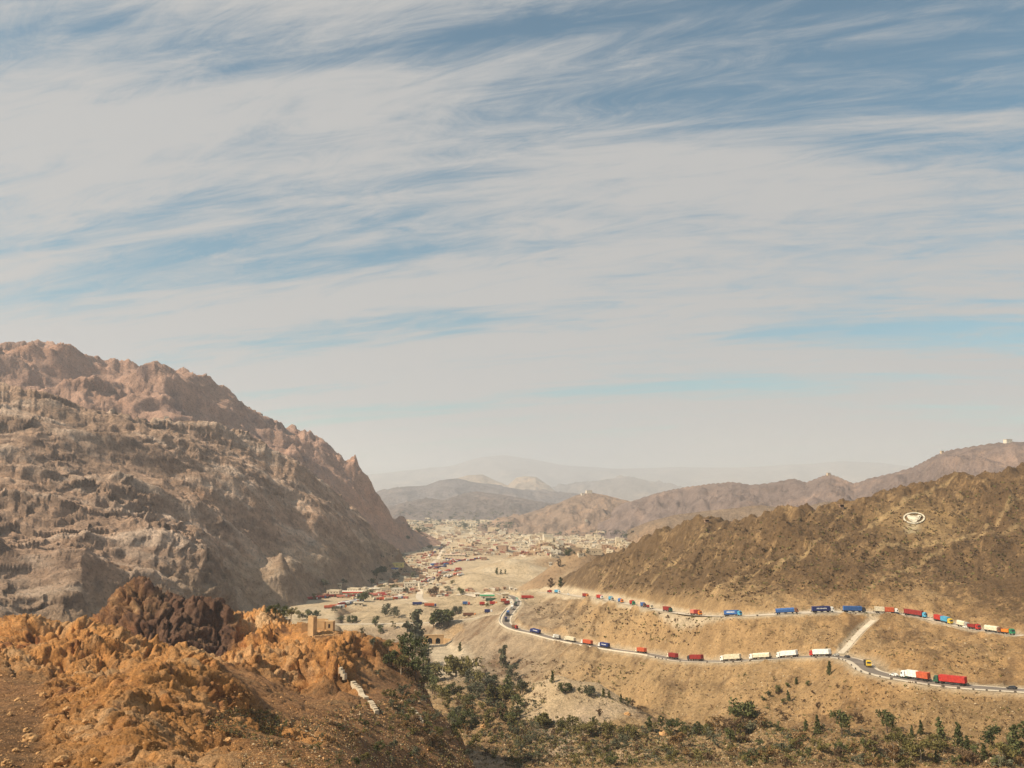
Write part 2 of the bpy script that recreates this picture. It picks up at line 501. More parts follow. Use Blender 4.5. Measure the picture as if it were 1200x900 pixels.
EMB = (364.0, 783.0)
def h_amp(X, Y, Z):
    px = X / Y
    fade = sstep(250, 330, Y)
    r = ridged(X / 95 + Y / 260, Y / 120, Z * 0, 5, 0.52, seed=3) - 0.45
    s = ridged((X - 0.55 * Y) / 26, (Y + 0.5 * X) / 80, Z * 0, 5, 0.55, seed=11) - 0.45
    f = fbm(X / 14, Y / 14, Z * 0, 5, 0.55, seed=5)
    flat = sstep(0.0, 0.07, px + 0.0 * Y) * sstep(690, 640, Y) * 0 + 1
    above = sstep(0, 1, (Y - 640) / 150) * sstep(0.02, 0.12, px)      # the brown ridge is rougher
    down = sstep(800, 600, Y)
    a = 5.0 + 15 * above
    b = 4.0 + 6.0 * above
    c = 2.6 + 4.5 * above + 2.4 * down
    em_ = sstep(14, 40, np.hypot(X - EMB[0], (Y - EMB[1]) * .55))
    kn = .35 + .65 * sstep(.7, 1.1, np.hypot((600 + px * 1000 - 672) / 80, (Y - 535) / 45))
    return fade * (r * a + s * b + f * c) * (.12 + .88 * em_) * kn
def h_post(X, Y, Z):
    D = {}
    Z, D['up'] = carve(X, Y, Z, UP, 7.5, 1.0, 0.7, 40)
    Z, D['lo'] = carve(X, Y, Z, LO, 8.5, 1.3, 0.8, 34)
    Z, D['local'] = carve(X, Y, Z, LOCAL, 7.0, 0.8, 0.6, 34)
    Z, D['track'] = carve(X, Y, Z, TRACK, 2.5, 0.9, 0.9, 14)
    dx = np.abs(X - np.interp(Y, [850, 946], [-66, CULX])); fl = np.interp(Y, [840, 900, 954], [-165.3, -168, -170.8])
    pit = fl + np.maximum(dx - 11.5, 0) * .8
    Z = np.where((Y > 840) & (Y < 953) & (dx < 30), np.minimum(Z, pit), Z)
    return Z, D
CULX = float(W(508.5, 753.5, 946)[0])
TAN = rgb(.44, .29, .145); BROWN = rgb(.115, .070, .036); PALE = rgb(.62, .50, .345); ORANGE = rgb(.50, .265, .095); GREYT = rgb(.40, .31, .22); DIRT = rgb(.33, .20, .10)
def h_col(X, Y, Z, N, D, d):
    u = X / Y; px = 600 + u * 1000
    z0 = Z * 0
    n1 = fbm(X / 55, Y / 80, z0, 5, 0.6, seed=21); n2 = fbm(X / 9, Y / 9, z0, 5, 0.6, seed=22); n3 = fbm((X - Y * .55) / 11, (Y + X * .55) / 50, z0, 4, 0.55, seed=23)
    n4 = vnoise(X / 2.2, Y / 2.6, z0, 24)
    c = np.broadcast_to(TAN, X.shape + (3,)).copy()
    c = mixcol(c, ORANGE, np.clip(.28 + n1 * .6, 0, .6) * sstep(0.15, 0.40, u))
    c = mixcol(c, GREYT, sstep(0.14, -0.02, u) * sstep(600, 780, Y) * .75)
    # ridge scrub: brown speckle, heavier above the upper road
    dup = D['up']
    ridge = sstep(0, 60, Y - np.interp(u, *UPY) - 6)
    m = n1 * .9 + n3 * .8 + n2 * .9 + n4 * .55
    br = sstep(-0.62, 0.22, m + .22 * sstep(20, 150, Y - np.interp(u, *UPY)))
    bare = sstep(0.5, .9, fbm(X / 60 + 4, Y / 70, z0, 2, seed=28) + 0.35)
    c = mixcol(c, BROWN, br * ridge * .86)
    # bright bare patches (round the emblem and down the spurs)
    emb = sstep(1, .3, np.hypot((u - .475) / .085, (Z - (-32)) / 22.)) * ridge
    c = mixcol(c, rgb(.50, .33, .15), emb * .75 * (1 - .5 * br))
    bl = sstep(1, .2, np.hypot((u - W(1069, 625, 1)[0]) / .013, (Y - BLY) / 26.) + n2 * .5)
    c = mixcol(c, rgb(.60, .47, .28), bl * .8)
    # foot tracks across the ridge
    for (a0, b0, a1, b1, wd) in TRKS:
        t = np.clip((u - a0) / (a1 - a0), 0, 1); yy = b0 + (b1 - b0) * t + 7 * fbm(u * 30, z0, z0, 2, seed=29)
        c = mixcol(c, rgb(.55, .38, .19), sstep(wd, wd * .4, np.abs(Y - yy)) * ((u > a0) & (u < a1)) * np.clip(.42 + n2 * .8, 0, .6))
    mid = (1 - ridge) * (Y > 300)
    c = mixcol(c, BROWN * 1.5, sstep(-.05, 0.4, n3 * .9 + n1 * .8 + n2 * .5) * mid * .7)
    c = mixcol(c, PALE, sstep(0.30, 0.75, vnoise(X / 1.6, Y / 1.6, z0, 31)) * mid * .5)
    c = mixcol(c, DIRT, sstep(640, 560, Y) * sstep(.10, .0, np.abs(u + .01)) * .6)
    # dry scrub ground in the gully and near foreground
    near = sstep(420, 360, Y + n1 * 60) 
    c = mixcol(c, rgb(.30, .19, .09), near * np.clip(.45 + n2 * .9, 0, .85))
    kn = sstep(1, .75, np.hypot((px - 672) / 88, (Y - 530) / 48) + n1 * .15)
    c = mixcol(c, rgb(.60, .45, .28), kn * np.clip(.85 - n2 * .5, 0, 1))
    mound = sstep(.0, .35, n1 + n2 * .35) * sstep(540, 500, Y) * sstep(880, 780, px) * sstep(300, 380, Y)
    c = mixcol(c, rgb(.58, .43, .29), mound * .8)
    # steep faces show cut rock
    steep = sstep(.80, .60, N[..., 2])
    c = mixcol(c, rgb(.52, .33, .16), steep * .5 * mid)
    # pale spoil and trodden dust next to the roads, the wash under the culvert
    c = mixcol(c, PALE, sstep(10, 7, (D['up'] + n2 * 3) / np.clip(Y / 620, 1, 2.4)) * .85)
    c = mixcol(c, PALE * .98, sstep(11.5, 8, D['lo'] + n2 * 3) * .7)
    c = mixcol(c, PALE, sstep(14, 7, D['local'] + n2 * 3) * .75)
    c = mixcol(c, PALE, sstep(5, 3, D['track'] + n2 * 1) * .9)
    wash = sstep(26, 14, np.abs(X - np.interp(Y, [700, 780, 850, 930, 960], [-35, -50, -62, -84, -90])) + n2 * 8) * sstep(690, 740, Y) * sstep(965, 945, Y)
    c = mixcol(c, PALE * 1.0, wash * .95)
    c = mixcol(c, rgb(.27, .17, .10), sstep(-.15, .45, n1 + n3 * .7 + n2 * .3) * sstep(700, 760, Y) * sstep(960, 930, Y) * sstep(.04, .0, u) * (1 - np.clip(wash, 0, 1)) * .65)
    flat = sstep(990, 1010, Y) * sstep(.06, .0, u)
    c = mixcol(c, rgb(.52, .40, .25), flat * .8)
    wash2 = sstep(12, 5, np.abs(Y - 1018 - 25 * np.sin(X / 50)) + n2 * 6) * sstep(-.08, -.11, u)
    c = mixcol(c, PALE, wash2 * .8)
    return c * (1 + .16 * n2[..., None])
_o = np.argsort(UP[:, 0] / UP[:, 1]); UPY = ((UP[:, 0] / UP[:, 1])[_o], UP[:, 1][_o])
TRKS = [(.30, 700, .52, 870, 6), (.40, 640, .60, 800, 6), (.16, 830, .30, 900, 5), (.22, 690, .33, 730, 4), (.42, 720, .70, 760, 5)]

BLY = 768.0
hill, H = build('hillside', hs, h_us, h_Ls, h_amp, h_col, HILLM, post=h_post)

# ---------------- foreground crags on the left
f_pts = [(-60, 915, 100), (0, 905, 108), (0, 862, 140), (100, 905, 118), (60, 850, 160), (0, 822, 200), (60, 812, 228), (110, 822, 220), (100, 792, 285), (-60, 830, 200), (-60, 770, 300),
         (160, 905, 108), (150, 855, 138), (160, 818, 170), (185, 785, 205), (212, 762, 240), (250, 776, 240), (282, 800, 232), (250, 852, 170), (300, 862, 180), (200, 882, 138), (300, 897, 120), (400, 892, 130), (350, 888, 126), (240, 890, 130),
         (0, 742, 330), (30, 719, 340), (60, 721, 342), (100, 719, 340), (130, 738, 330), (152, 760, 318), (160, 778, 312), (60, 790, 290), (120, 800, 285), (-60, 725, 340), (20, 770, 305),
         (120, 712, 430), (145, 690, 440), (170, 686, 442), (210, 697, 440), (228, 706, 440), (250, 709, 432), (272, 722, 430), (290, 745, 430), (200, 750, 395), (160, 748, 395), (240, 772, 400), (275, 776, 400), (265, 790, 385), (205, 775, 370),
         (280, 716, 480), (300, 713, 480), (330, 721, 462), (290, 762, 400), (320, 745, 420), (350, 729, 412), (375, 738, 402), (405, 742, 395), (425, 758, 388), (433, 786, 382), (441, 748, 405), (460, 764, 402), (470, 800, 378),
         (500, 830, 368), (422, 800, 345), (350, 777, 350), (300, 790, 305), (400, 812, 312), (350, 820, 290), (400, 850, 250), (300, 822, 240), (450, 850, 292), (480, 880, 282), (420, 897, 200), 
         (500, 822, 374), (520, 840, 362), (542, 868, 330), (556, 898, 300), (478, 790, 400), (340, 870, 210), (300, 845, 215), (380, 870, 210)]
f_pts += [(437, 751, 389), (447, 788, 378), (448, 747, 409), (473, 755, 404), (484, 774, 398), (300, 779, 336), (350, 772, 345), (398, 783, 338), (300, 797, 333), (350, 803, 340), (400, 813, 333), (330, 812, 318), (380, 825, 312),
          (360, 746, 450), (385, 752, 442), (400, 757, 440), (415, 762, 430), (345, 735, 470), (285, 735, 470), (318, 738, 440), (432, 768, 386), (410, 768, 374), (385, 763, 378), (340, 752, 396), (300, 745, 420)]
f_world = [(-.30 * 540, 540, -122), (-.2 * 530, 530, -128), (-.38 * 540, 540, -112), (-.45 * 520, 520, -105), (-.55 * 500, 500, -95), (-.65 * 500, 500, -90), (-.10 * 540, 540, -158), (0, 560, -178), (.06 * 500, 500, -175),
           (-.65 * 720, 720, -135), (-.4 * 720, 720, -165), (-.2 * 720, 720, -180), (0, 720, -190), (-.33 * 500, 500, -100), (-.46 * 385, 385, -84), (-.56 * 395, 395, -80)]
f_world += [(W(px, 700, Y)[0], Y, z) for px, Y, z in [(545, 420, -150), (560, 380, -146), (575, 350, -140), (595, 320, -134), (600, 380, -150), (520, 440, -150), (500, 460, -146), (480, 470, -140), (460, 490, -138), (590, 260, -118), (620, 220, -108), (620, 300, -132)]]
f_world += [(.06 * 360, 360, -150), (.06 * 300, 300, -134), (.07 * 430, 430, -160), (-.18 * 600, 600, -172), (-.1 * 480, 480, -146), (-.05 * 520, 520, -160)]
f_world += [(u * 60, 60, -0.42 * 60) for u in (-.75, -.5, -.25, 0)] + [(u * 18, 18, -8.4) for u in (-.75, -.3, 0.05)]
fs = Surf(f_pts, f_world)
f_us = np.linspace(-0.70, 0.07, 600)
f_Ls = np.concatenate([np.linspace(math.log(18), math.log(100), 30, endpoint=False), np.linspace(math.log(100), math.log(465), 640, endpoint=False), np.linspace(math.log(465), math.log(640), 45)])
FORT_C = W(366, 738, 404)
def crag_mask(X, Y, Z):
    u = X / Y
    px = 600 + u * 1000
    # rock where crags stand; softer earth on the lower right slope and near patches
    n = fbm(X / 25, Y / 25, Z * 0, 3, seed=40)
    soft = sstep(.0, 1, (px - 395 - (Y - 300) * .25) / 50 + n * .8) * sstep(455, 380, Y)
    soft = np.maximum(soft, sstep(340, 320, Y + n * 20) * sstep(262, 275, px) * sstep(218, 232, Y + n * 18) * .8)
    soft = np.maximum(soft, sstep(250, 330, px) * sstep(200, 185, Y) * .7)
    soft = np.maximum(soft, sstep(90, 60, px + n * 25) * sstep(290, 260, Y) * .8)
    soft = np.maximum(soft, sstep(505, 530, Y))
    return 1 - np.clip(soft, 0, 1)
def f_amp(X, Y, Z):
    m = crag_mask(X, Y, Z)
    fade = sstep(60, 115, Y)
    r = ridged(X / 38, Y / 44, Z * 0, 2, 0.4, seed=41) - .5
    g = fbm(X / 11, Y / 11, Z / 11, 4, 0.55, seed=42)
    fortflat = sstep(13, 24, np.hypot(X - FORT_C[0], (Y - FORT_C[1]) * .8))
    near = sstep(80, 330, Y)
    return fade * (m * (r * 10.0 * (.35 + .65 * near) + g * 1.6) * fortflat + (1 - m) * (g * 1.2 + r * 1.5))
def f_disp(X, Y, Z, N, D):
    m = crag_mask(X, Y, Z) * sstep(60, 115, Y)
    sc = np.clip((Y - 60) / 260, .22, 1.3)
    x, y, z = (X + Z * .3).astype(np.float32), Y.astype(np.float32), (Z * 1.25).astype(np.float32)
    wx = 3 * vnoise(x / 9, y / 9, z / 9, 50); wy = 3 * vnoise(x / 9, y / 9, z / 9, 51)
    bl_ = np.abs(vnoise((x + wx) / 9, (y + wy) / 9, z / 7.5, 47)) ** .6; bl2 = np.abs(vnoise((x + wy) / 3.6, (y + wx) / 3.6, z / 3.0, 48)) ** .6
    dk = sstep(1.1, .8, np.hypot((600 + X / Y * 1000 - 205) / 110, (Y - 425) / 60))
    p0, e0 = facets((x + wx) / 13, (y + wy) / 13, z / 11, 55)
    p1, e1 = facets((x + wx) / 5.5, (y + wy) / 5.5, z / 4.0, 52)
    p2, e2 = facets((x + wx * .6) / 2.2, (y + wy * .6) / 2.2, z / 1.5, 53)
    cr = np.exp(-(np.abs(vnoise(x / 8, y / 16, z / 30, 56)) / .07) ** 2) * 1.8 + np.exp(-(np.abs(vnoise(x / 17 + 9, y / 12, z / 30, 57)) / .06) ** 2) * 2.4
    a = p0 * 1.5 * (1 - .5 * dk) + p1 * .9 + (bl_ * 3.0 + bl2 * 1.1) * np.clip(.75 + vnoise(x / 26, y / 26, z / 26, 46) * 1.1, .2, 1.5) - 1.7 - sstep(.18, 0, e1) * .8 - cr * 1.5
    b = p2 * .62 - sstep(.15, 0, e2) * .3
    sc_ = (Z + .30 * X - .1 * Y + 2.5 * vnoise(x / 14, y / 14, z / 14, 58)) / 5.2
    sw = sc_ - np.floor(sc_); a = a + np.where(sw < .75, sw / .75, (1 - sw) / .25) * 1.6 * np.clip(vnoise(x / 30, y / 30, z / 30, 59) + .7, 0, 1) * sstep(130, 260, Y)
    f = fbm(x / 1.6, y / 1.6, z / 1.6, 3, .6, seed=54) * .22
    fortflat = sstep(10, 20, np.hypot(X - FORT_C[0], (Y - FORT_C[1]) * .8))
    return (m * (a * sc + b * (.4 + .6 * sc)) + f * (.4 + m)) * (.15 + .85 * fortflat)
def f_col(X, Y, Z, N, D, d):
    u = X / Y; px = 600 + u * 1000; z0 = Z * 0
    m = crag_mask(X, Y, Z)
    n1 = fbm(X / 28, Y / 28, Z / 28, 4, .55, seed=60); n2 = fbm(X / 5, Y / 5, Z / 5, 5, .6, seed=61); n3 = vnoise(X / 1.4, Y / 1.4, Z / 1.4, 62)
    strat = vnoise(X / 30, Y / 30, (Z + .35 * X) / 2.6, 63)
    rock = np.broadcast_to(rgb(.57, .27, .09), X.shape + (3,)).copy()
    rock = mixcol(rock, rgb(.70, .45, .24), sstep(-.1, .6, n1 + n2 * .7))
    rock = mixcol(rock, rgb(.33, .105, .04), sstep(.05, .6, strat * .6 + n2 * .5 - n1 * .5) * .75)
    rock = mixcol(rock, rgb(.08, .045, .035), sstep(.10, .5, n2 - n1 * .5 + n3 * .2) * .7)
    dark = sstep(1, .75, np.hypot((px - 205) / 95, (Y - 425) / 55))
    rock = mixcol(rock, rgb(.10, .06, .05), dark * np.clip(.66 - .8 * n2 - 1.0 * n1 + .5 * sstep(150, 230, px), 0, .88) * sstep(.0, .10, (px - 105) / 1000 + .05))  # rear crag: its shade is painted into the rock colour, deeper towards the right
    soil = np.broadcast_to(rgb(.29, .155, .075), X.shape + (3,)).copy()
    soil = mixcol(soil, rgb(.14, .085, .04), sstep(-.15, .4, n2 + n1 * .6) * .85)
    soil = mixcol(soil, rgb(.40, .27, .13), sstep(.2, .7, n3 + n1 * .5) * .5)
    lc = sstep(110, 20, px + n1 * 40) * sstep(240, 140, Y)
    soil = mixcol(soil, rgb(.13, .08, .045), lc * np.clip(.75 + n2 * .8, 0, .9))  # bottom-left corner: dark dead-grass soil, with the shade there painted in too
    # flat ledges gather brown soil and dead grass
    ledge = sstep(.82, .95, N[..., 2] + n2 * .08)
    rock = mixcol(rock, rgb(.32, .18, .08), ledge * .22)
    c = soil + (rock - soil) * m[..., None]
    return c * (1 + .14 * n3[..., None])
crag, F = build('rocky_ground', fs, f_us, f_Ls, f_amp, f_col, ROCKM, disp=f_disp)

# ---------------- mountains on the left
def mountain_amp(seed, big, A, B, tilt=0.0):
    def amp(X, Y, Z):
        x = X + tilt * Z * 0
        w = fbm(X / (big * 1.2), Y / (big * 1.2), Z * 0, 3, seed=seed + 9) * big * .35
        # ribs run down the face, from upper left to lower right
        p = (X * .75 + Y * .66 + w); q = (-X * .66 + Y * .75)
        r = ridged(q / big, p / (big * 2.1), Z * 0, 6, 0.5, seed=seed) - .42
        g = ridged(X / (big * .33) + 3, Y / (big * .40), Z / (big * .4), 5, 0.55, seed=seed + 1) - .42
        h = ridged(X / (big * .13), Y / (big * .15), Z / (big * .15), 4, 0.55, seed=seed + 2) - .42
        rough = np.clip(.30 + 1.5 * fbm(X / (big * .7), Y / (big * .7), Z * 0, 3, seed=seed + 33), .24, 1.1)
        gl = ridged(q / (big * .22) + .2 * w / big, p / (big * 1.5), Z * 0, 3, .5, seed=seed + 44) - .45
        return r * A + gl * B * .55 + (g * B + h * B * .26) * rough
    return amp
m1_crest = [(-170, 438, 1250), (-80, 448, 1250), (0, 458, 1250), (50, 474, 1280), (100, 490, 1330), (150, 498, 1380), (195, 502, 1440), (235, 504, 1480), (290, 520, 1550), (340, 545, 1600), (380, 574, 1650), (420, 609, 1700), (440, 633, 1740), (455, 648, 1770)]
m1_pts = m1_crest + [(-170, 740, 640), (-80, 735, 660), (0, 726, 690), (100, 722, 750), (200, 720, 850), (280, 704, 1080), (320, 697, 1230), (360, 692, 1290), (400, 686, 1380), (440, 668, 1600), (462, 650, 1760),
    (0, 600, 930), (100, 600, 1010), (200, 602, 1130), (300, 605, 1300), (370, 625, 1420), (250, 662, 1020), (100, 662, 860), (0, 660, 800), (-100, 600, 900), (340, 570, 1480), (240, 540, 1330), (120, 540, 1150), (0, 520, 1080), (410, 650, 1500), (330, 655, 1200)]
m1_w = []
for px, py, Y in m1_crest:
    x = W(px, py, Y); m1_w += [(x[0] * 1.2, Y * 1.2, x[2] * .35 - 130 if x[2] > 0 else -200), (x[0] * 1.45, Y * 1.45, -260)]
m1_w += [(u * Y, Y, -205) for u, Y in ((-.78, 560), (-.6, 600), (-.5, 640), (-.4, 740), (-.33, 860), (-.30, 990), (-.25, 1120), (-.20, 1230), (-.15, 1400), (-.10, 1650), (-.09, 1900), (-.04, 1500), (-.04, 2000), (-.04, 1000), (-.3, 640), (-.2, 800), (-.25, 900), (-.2, 1050))]
m1s = Surf(m1_pts, m1_w)
def m1_amp(X, Y, Z):
    a = mountain_amp(71, 190, 48, 20)(X, Y, Z)
    foot = sstep(-172, -138, Z)
    k = .15 + .85 * foot
    crest = sstep(.0, 60, np.abs(Y - np.interp(X / Y, M1C[0], M1C[1])))
    return a * k * (.22 + .78 * crest)
def skyline(crest, width, seed, jag):
    cu = np.array([ue(p[0], p[1])[0] for p in crest]); ce = np.array([ue(p[0], p[1])[1] for p in crest]); cY = np.array([p[2] for p in crest], float)
    def post(X, Y, Z):
        us = X[0] / Y[0]
        yc = np.interp(us, cu, cY); te = np.interp(us, cu, ce)
        z0 = us * 0
        te = te + (ridged(us * 55, z0, z0, 4, .6, seed=seed) - .45) * jag
        band = np.abs(Y - yc[None]) < width
        E = np.where(band, Z / Y, -9)
        mx = np.convolve(np.pad(E.max(0), 4, mode='edge'), np.ones(9) / 9, 'valid')
        ok = (mx > -5) * sstep(cu[-1] + .002, cu[-1] - .012, us)
        g = np.exp(-((Y - yc[None]) / width) ** 2)
        return Z + ((te - mx) * ok)[None] * Y * g, {}
    return post
def m_disp(seed, s, k):
    def f(X, Y, Z, N, D):
        w = fbm(X / s / 2, Y / s / 2, Z / s / 2, 2, seed=seed + 3) * s * .8
        p = (X * .75 + Y * .66); q = (-X * .66 + Y * .75) + w
        p0, e0 = facets(q / s, p / s / 2.0, Z / s, seed)
        p1, e1 = facets((X + w) / s * 2.7, Y / s * 2.2, Z / s * 2.7, seed + 1)
        q_ = (Z + .52 * X + .12 * Y + fbm(X / s / 5, Y / s / 5, Z / s / 5, 3, seed=seed + 5) * s * 1.3)
        tot = 0
        for per, am in ((s * .95, .26), (s * .36, .12)):
            t = q_ / per; t = t - np.floor(t)
            on = np.clip(vnoise(X / s / 1.7, Y / s / 1.7, Z / s / 1.7, seed + 6) * 1.5 + .45, 0, 1)
            tot = tot + np.where(t < .72, t / .72, (1 - t) / .28) * am * on
        rough = np.clip(.35 + 1.6 * fbm(X / s / 4, Y / s / 4, Z / s / 4, 3, seed=seed + 8), .26, 1.25)
        return (p0 * .30 + p1 * .16 + tot * .6) * rough * s * k * sstep(-175, -120, Z)
    return f
def m1_col(X, Y, Z, N, D, d):
    n1 = fbm(X / 130, Y / 130, Z / 90, 4, .55, seed=80); n2 = fbm(X / 22, Y / 22, Z / 16, 5, .6, seed=81)
    p = (-X * .66 + Y * .75)
    n3 = fbm(p / 30, (X * .75 + Y * .66) / 150, Z / 80, 4, .6, seed=82)
    c = np.broadcast_to(rgb(.53, .35, .24), X.shape + (3,)).copy()
    c = mixcol(c, rgb(.74, .55, .41), sstep(-.05, .35, n3 * 1.2 + n2 * .5))
    c = mixcol(c, rgb(.48, .26, .14), sstep(.05, .6, n1 * .9 + n2 * .5) * .7)
    c = mixcol(c, rgb(.15, .105, .085), sstep(.02, .38, n2 * .9 - n1 * .4 - n3 * .5) * .7)
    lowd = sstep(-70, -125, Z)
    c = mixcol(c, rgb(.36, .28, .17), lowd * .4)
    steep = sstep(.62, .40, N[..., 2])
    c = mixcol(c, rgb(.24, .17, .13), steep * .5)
    return c
M1C = (np.array([ue(p[0], p[1])[0] for p in m1_crest]), np.array([p[2] for p in m1_crest], float))
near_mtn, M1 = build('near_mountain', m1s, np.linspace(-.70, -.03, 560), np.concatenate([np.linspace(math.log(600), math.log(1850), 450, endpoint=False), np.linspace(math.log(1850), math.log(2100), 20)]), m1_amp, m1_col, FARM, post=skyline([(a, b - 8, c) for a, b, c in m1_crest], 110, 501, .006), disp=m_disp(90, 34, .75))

m2_crest = [(-170, 415, 2250), (-80, 420, 2300), (-20, 425, 2350), (20, 421, 2380), (60, 419, 2400), (85, 428, 2400), (110, 446, 2420), (135, 429, 2430), (155, 434, 2440), (172, 448, 2450), (195, 440, 2460), (212, 438, 2480), (240, 448, 2480),
            (262, 466, 2480), (300, 490, 2500), (335, 502, 2520), (362, 509, 2540), (385, 523, 2560), (402, 541, 2570), (416, 537, 2580), (426, 559, 2590), (440, 583, 2620), (458, 609, 2660), (472, 625, 2700)]
m2_pts = m2_crest + [(0, 480, 1800), (100, 500, 1850), (200, 500, 1900), (300, 540, 2050), (380, 580, 2200), (430, 610, 2350), (-170, 480, 1750), (350, 530, 2330), (250, 480, 2200), (120, 450, 2150), (420, 570, 2450), (478, 629, 2640), (455, 630, 2450)]
m2_w = []
for px, py, Y in m2_crest:
    x = W(px, py, Y); m2_w += [(x[0] * 1.2, Y * 1.2, -150), (x[0] * 1.5, Y * 1.5, -350)]
m2_w += [(u * Y, Y, -230) for u, Y in ((-.78, 1450), (-.6, 1450), (-.4, 1550), (-.25, 1700), (-.17, 1900), (-.14, 2200), (-.09, 2600), (-.04, 2400), (-.04, 3000), (-.09, 2250))]
m2s = Surf(m2_pts, m2_w)
M2C = (np.array([ue(p[0], p[1])[0] for p in m2_crest]), np.array([p[2] for p in m2_crest], float))
def m2_amp(X, Y, Z):
    a = mountain_amp(131, 300, 130, 50)(X, Y, Z)
    crest = sstep(.0, 120, np.abs(Y - np.interp(X / Y, M2C[0], M2C[1])))
    jag = (ridged(X / 75, Y / 260, Z * 0, 4, .55, seed=140) - .45) * 42 * (1 - crest)
    return (a * (.24 + .76 * crest) + jag) * sstep(-230, -120, Z)
def m2_col(X, Y, Z, N, D, d):
    n1 = fbm(X / 260, Y / 260, Z / 140, 4, .55, seed=180); n2 = fbm(X / 50, Y / 50, Z / 34, 5, .6, seed=181)
    c = np.broadcast_to(rgb(.50, .31, .225), X.shape + (3,)).copy()
    c = mixcol(c, rgb(.55, .30, .19), sstep(0, .6, n1 + n2 * .4) * .8)
    c = mixcol(c, rgb(.16, .11, .11), sstep(.0, .5, n2 - n1 * .5) * .8)
    return c
far_mtn, M2 = build('far_mountain', m2s, np.linspace(-.70, -.05, 400), np.linspace(math.log(1500), math.log(2900), 230), m2_amp, m2_col, FARM, post=skyline([(a, b - (14 if a < 130 else 3 if a < 330 else 1), c) for a, b, c in m2_crest], 190, 502, .009), disp=m_disp(190, 62, .5))

# ---------------- valley floor out to the horizon
v_prof = np.array([(600, -168), (900, -162), (1100, -160), (1180, -161), (1300, -165), (1800, -176), (2500, -189), (3500, -207), (5000, -221), (8000, -233), (20000, -245), (60000, -250), (110000, -250)], float)
v_us = np.linspace(-1.1, 1.1, 330)
v_Ls = np.concatenate([np.linspace(math.log(15), math.log(600), 12, endpoint=False), np.linspace(math.log(600), math.log(9000), 280, endpoint=False), np.linspace(math.log(9000), math.log(40000), 40)])
HILLOCKS = [(645, 632, 1750, 72, 150, 0.55), (652, 659, 1330, 44, 100, .5), (556, 636, 2300, 65, 190, .5), (700, 655, 1350, 50, 110, .5), (600, 655, 1600, 90, 160, .22), (732, 634, 1700, 60, 170, .6), (690, 672, 1400, 50, 100, .4), (560, 672, 1400, 80, 110, .12)]
def v_height(X, Y):
    L = np.log(Y)
    z = np.interp(L, np.log(v_prof[:, 0]), v_prof[:, 1])
    near = sstep(1050, 1120, Y)
    for (px, py, D0, hw, hd, sh) in HILLOCKS:
        c = W(px, py, D0)
        base = np.interp(math.log(D0), np.log(v_prof[:, 0]), v_prof[:, 1])
        r = np.hypot((X - c[0]) / (hw * D0 / 1000), (Y - D0) / hd)
        r = r * (1 + .25 * vnoise(X / 60, Y / 60, X * 0, 201))
        z = z + (c[2] - base) * np.clip(1 - r, 0, 1) ** (.9) * (.86 + .2 * np.clip(1 - r, 0, 1))
    n = fbm(X / 70, Y / 90, X * 0, 4, .5, seed=202)
    z = z + near * n * np.clip((Y - 1000) / 900, .8, 5) * 1.3 * sstep(30000, 9000, Y)
    z = z - 42 * sstep(1190, 1080, Y) * sstep(-.199, -.178, X / Y)
    return z
VL = np.exp(v_Ls)
Yv = np.broadcast_to(VL[:, None], (len(v_Ls), len(v_us))).copy(); Xv = v_us[None] * Yv
Zv = v_height(Xv, Yv)
Nv = normals(Xv, Yv, Zv)
hillk = np.zeros(Xv.shape)
for (px, py, D0, hw, hd, sh) in HILLOCKS:
    if sh < .3: continue
    c0 = W(px, py, D0); hillk = np.maximum(hillk, sstep(1.0, .45, np.hypot((Xv - c0[0]) / (hw * D0 / 1000), (Yv - D0) / hd)))
n1 = fbm(Xv / 200, Yv / 300, Xv * 0, 5, .6, seed=210); n2 = fbm(Xv / 30, Yv / 40, Xv * 0, 4, .6, seed=211)
cv = np.broadcast_to(rgb(.50, .385, .245), Xv.shape + (3,)).copy()
cv = mixcol(cv, rgb(.60, .50, .36), sstep(-.1, .4, n2 + n1 * .5) * .6)
cv = mixcol(cv, rgb(.36, .25, .14), sstep(.1, .5, n1 - n2 * .4) * .55)
cv = mixcol(cv, rgb(.30, .19, .105), sstep(.975, .90, Nv[..., 2]) * .75)
cv = mixcol(cv, rgb(.24, .21, .15), sstep(2800, 4500, Yv) * sstep(-.1, .3, n1 + .6 * n2) * .5)
cv = mixcol(cv, rgb(.27, .175, .10), hillk * np.clip(.5 + n2 * 1.2, 0, .9))
ground = grid_mesh('valley_floor', Xv, Yv, Zv, cv, PLAINM)
V = Field(v_us, v_Ls, Xv, Yv, Zv)

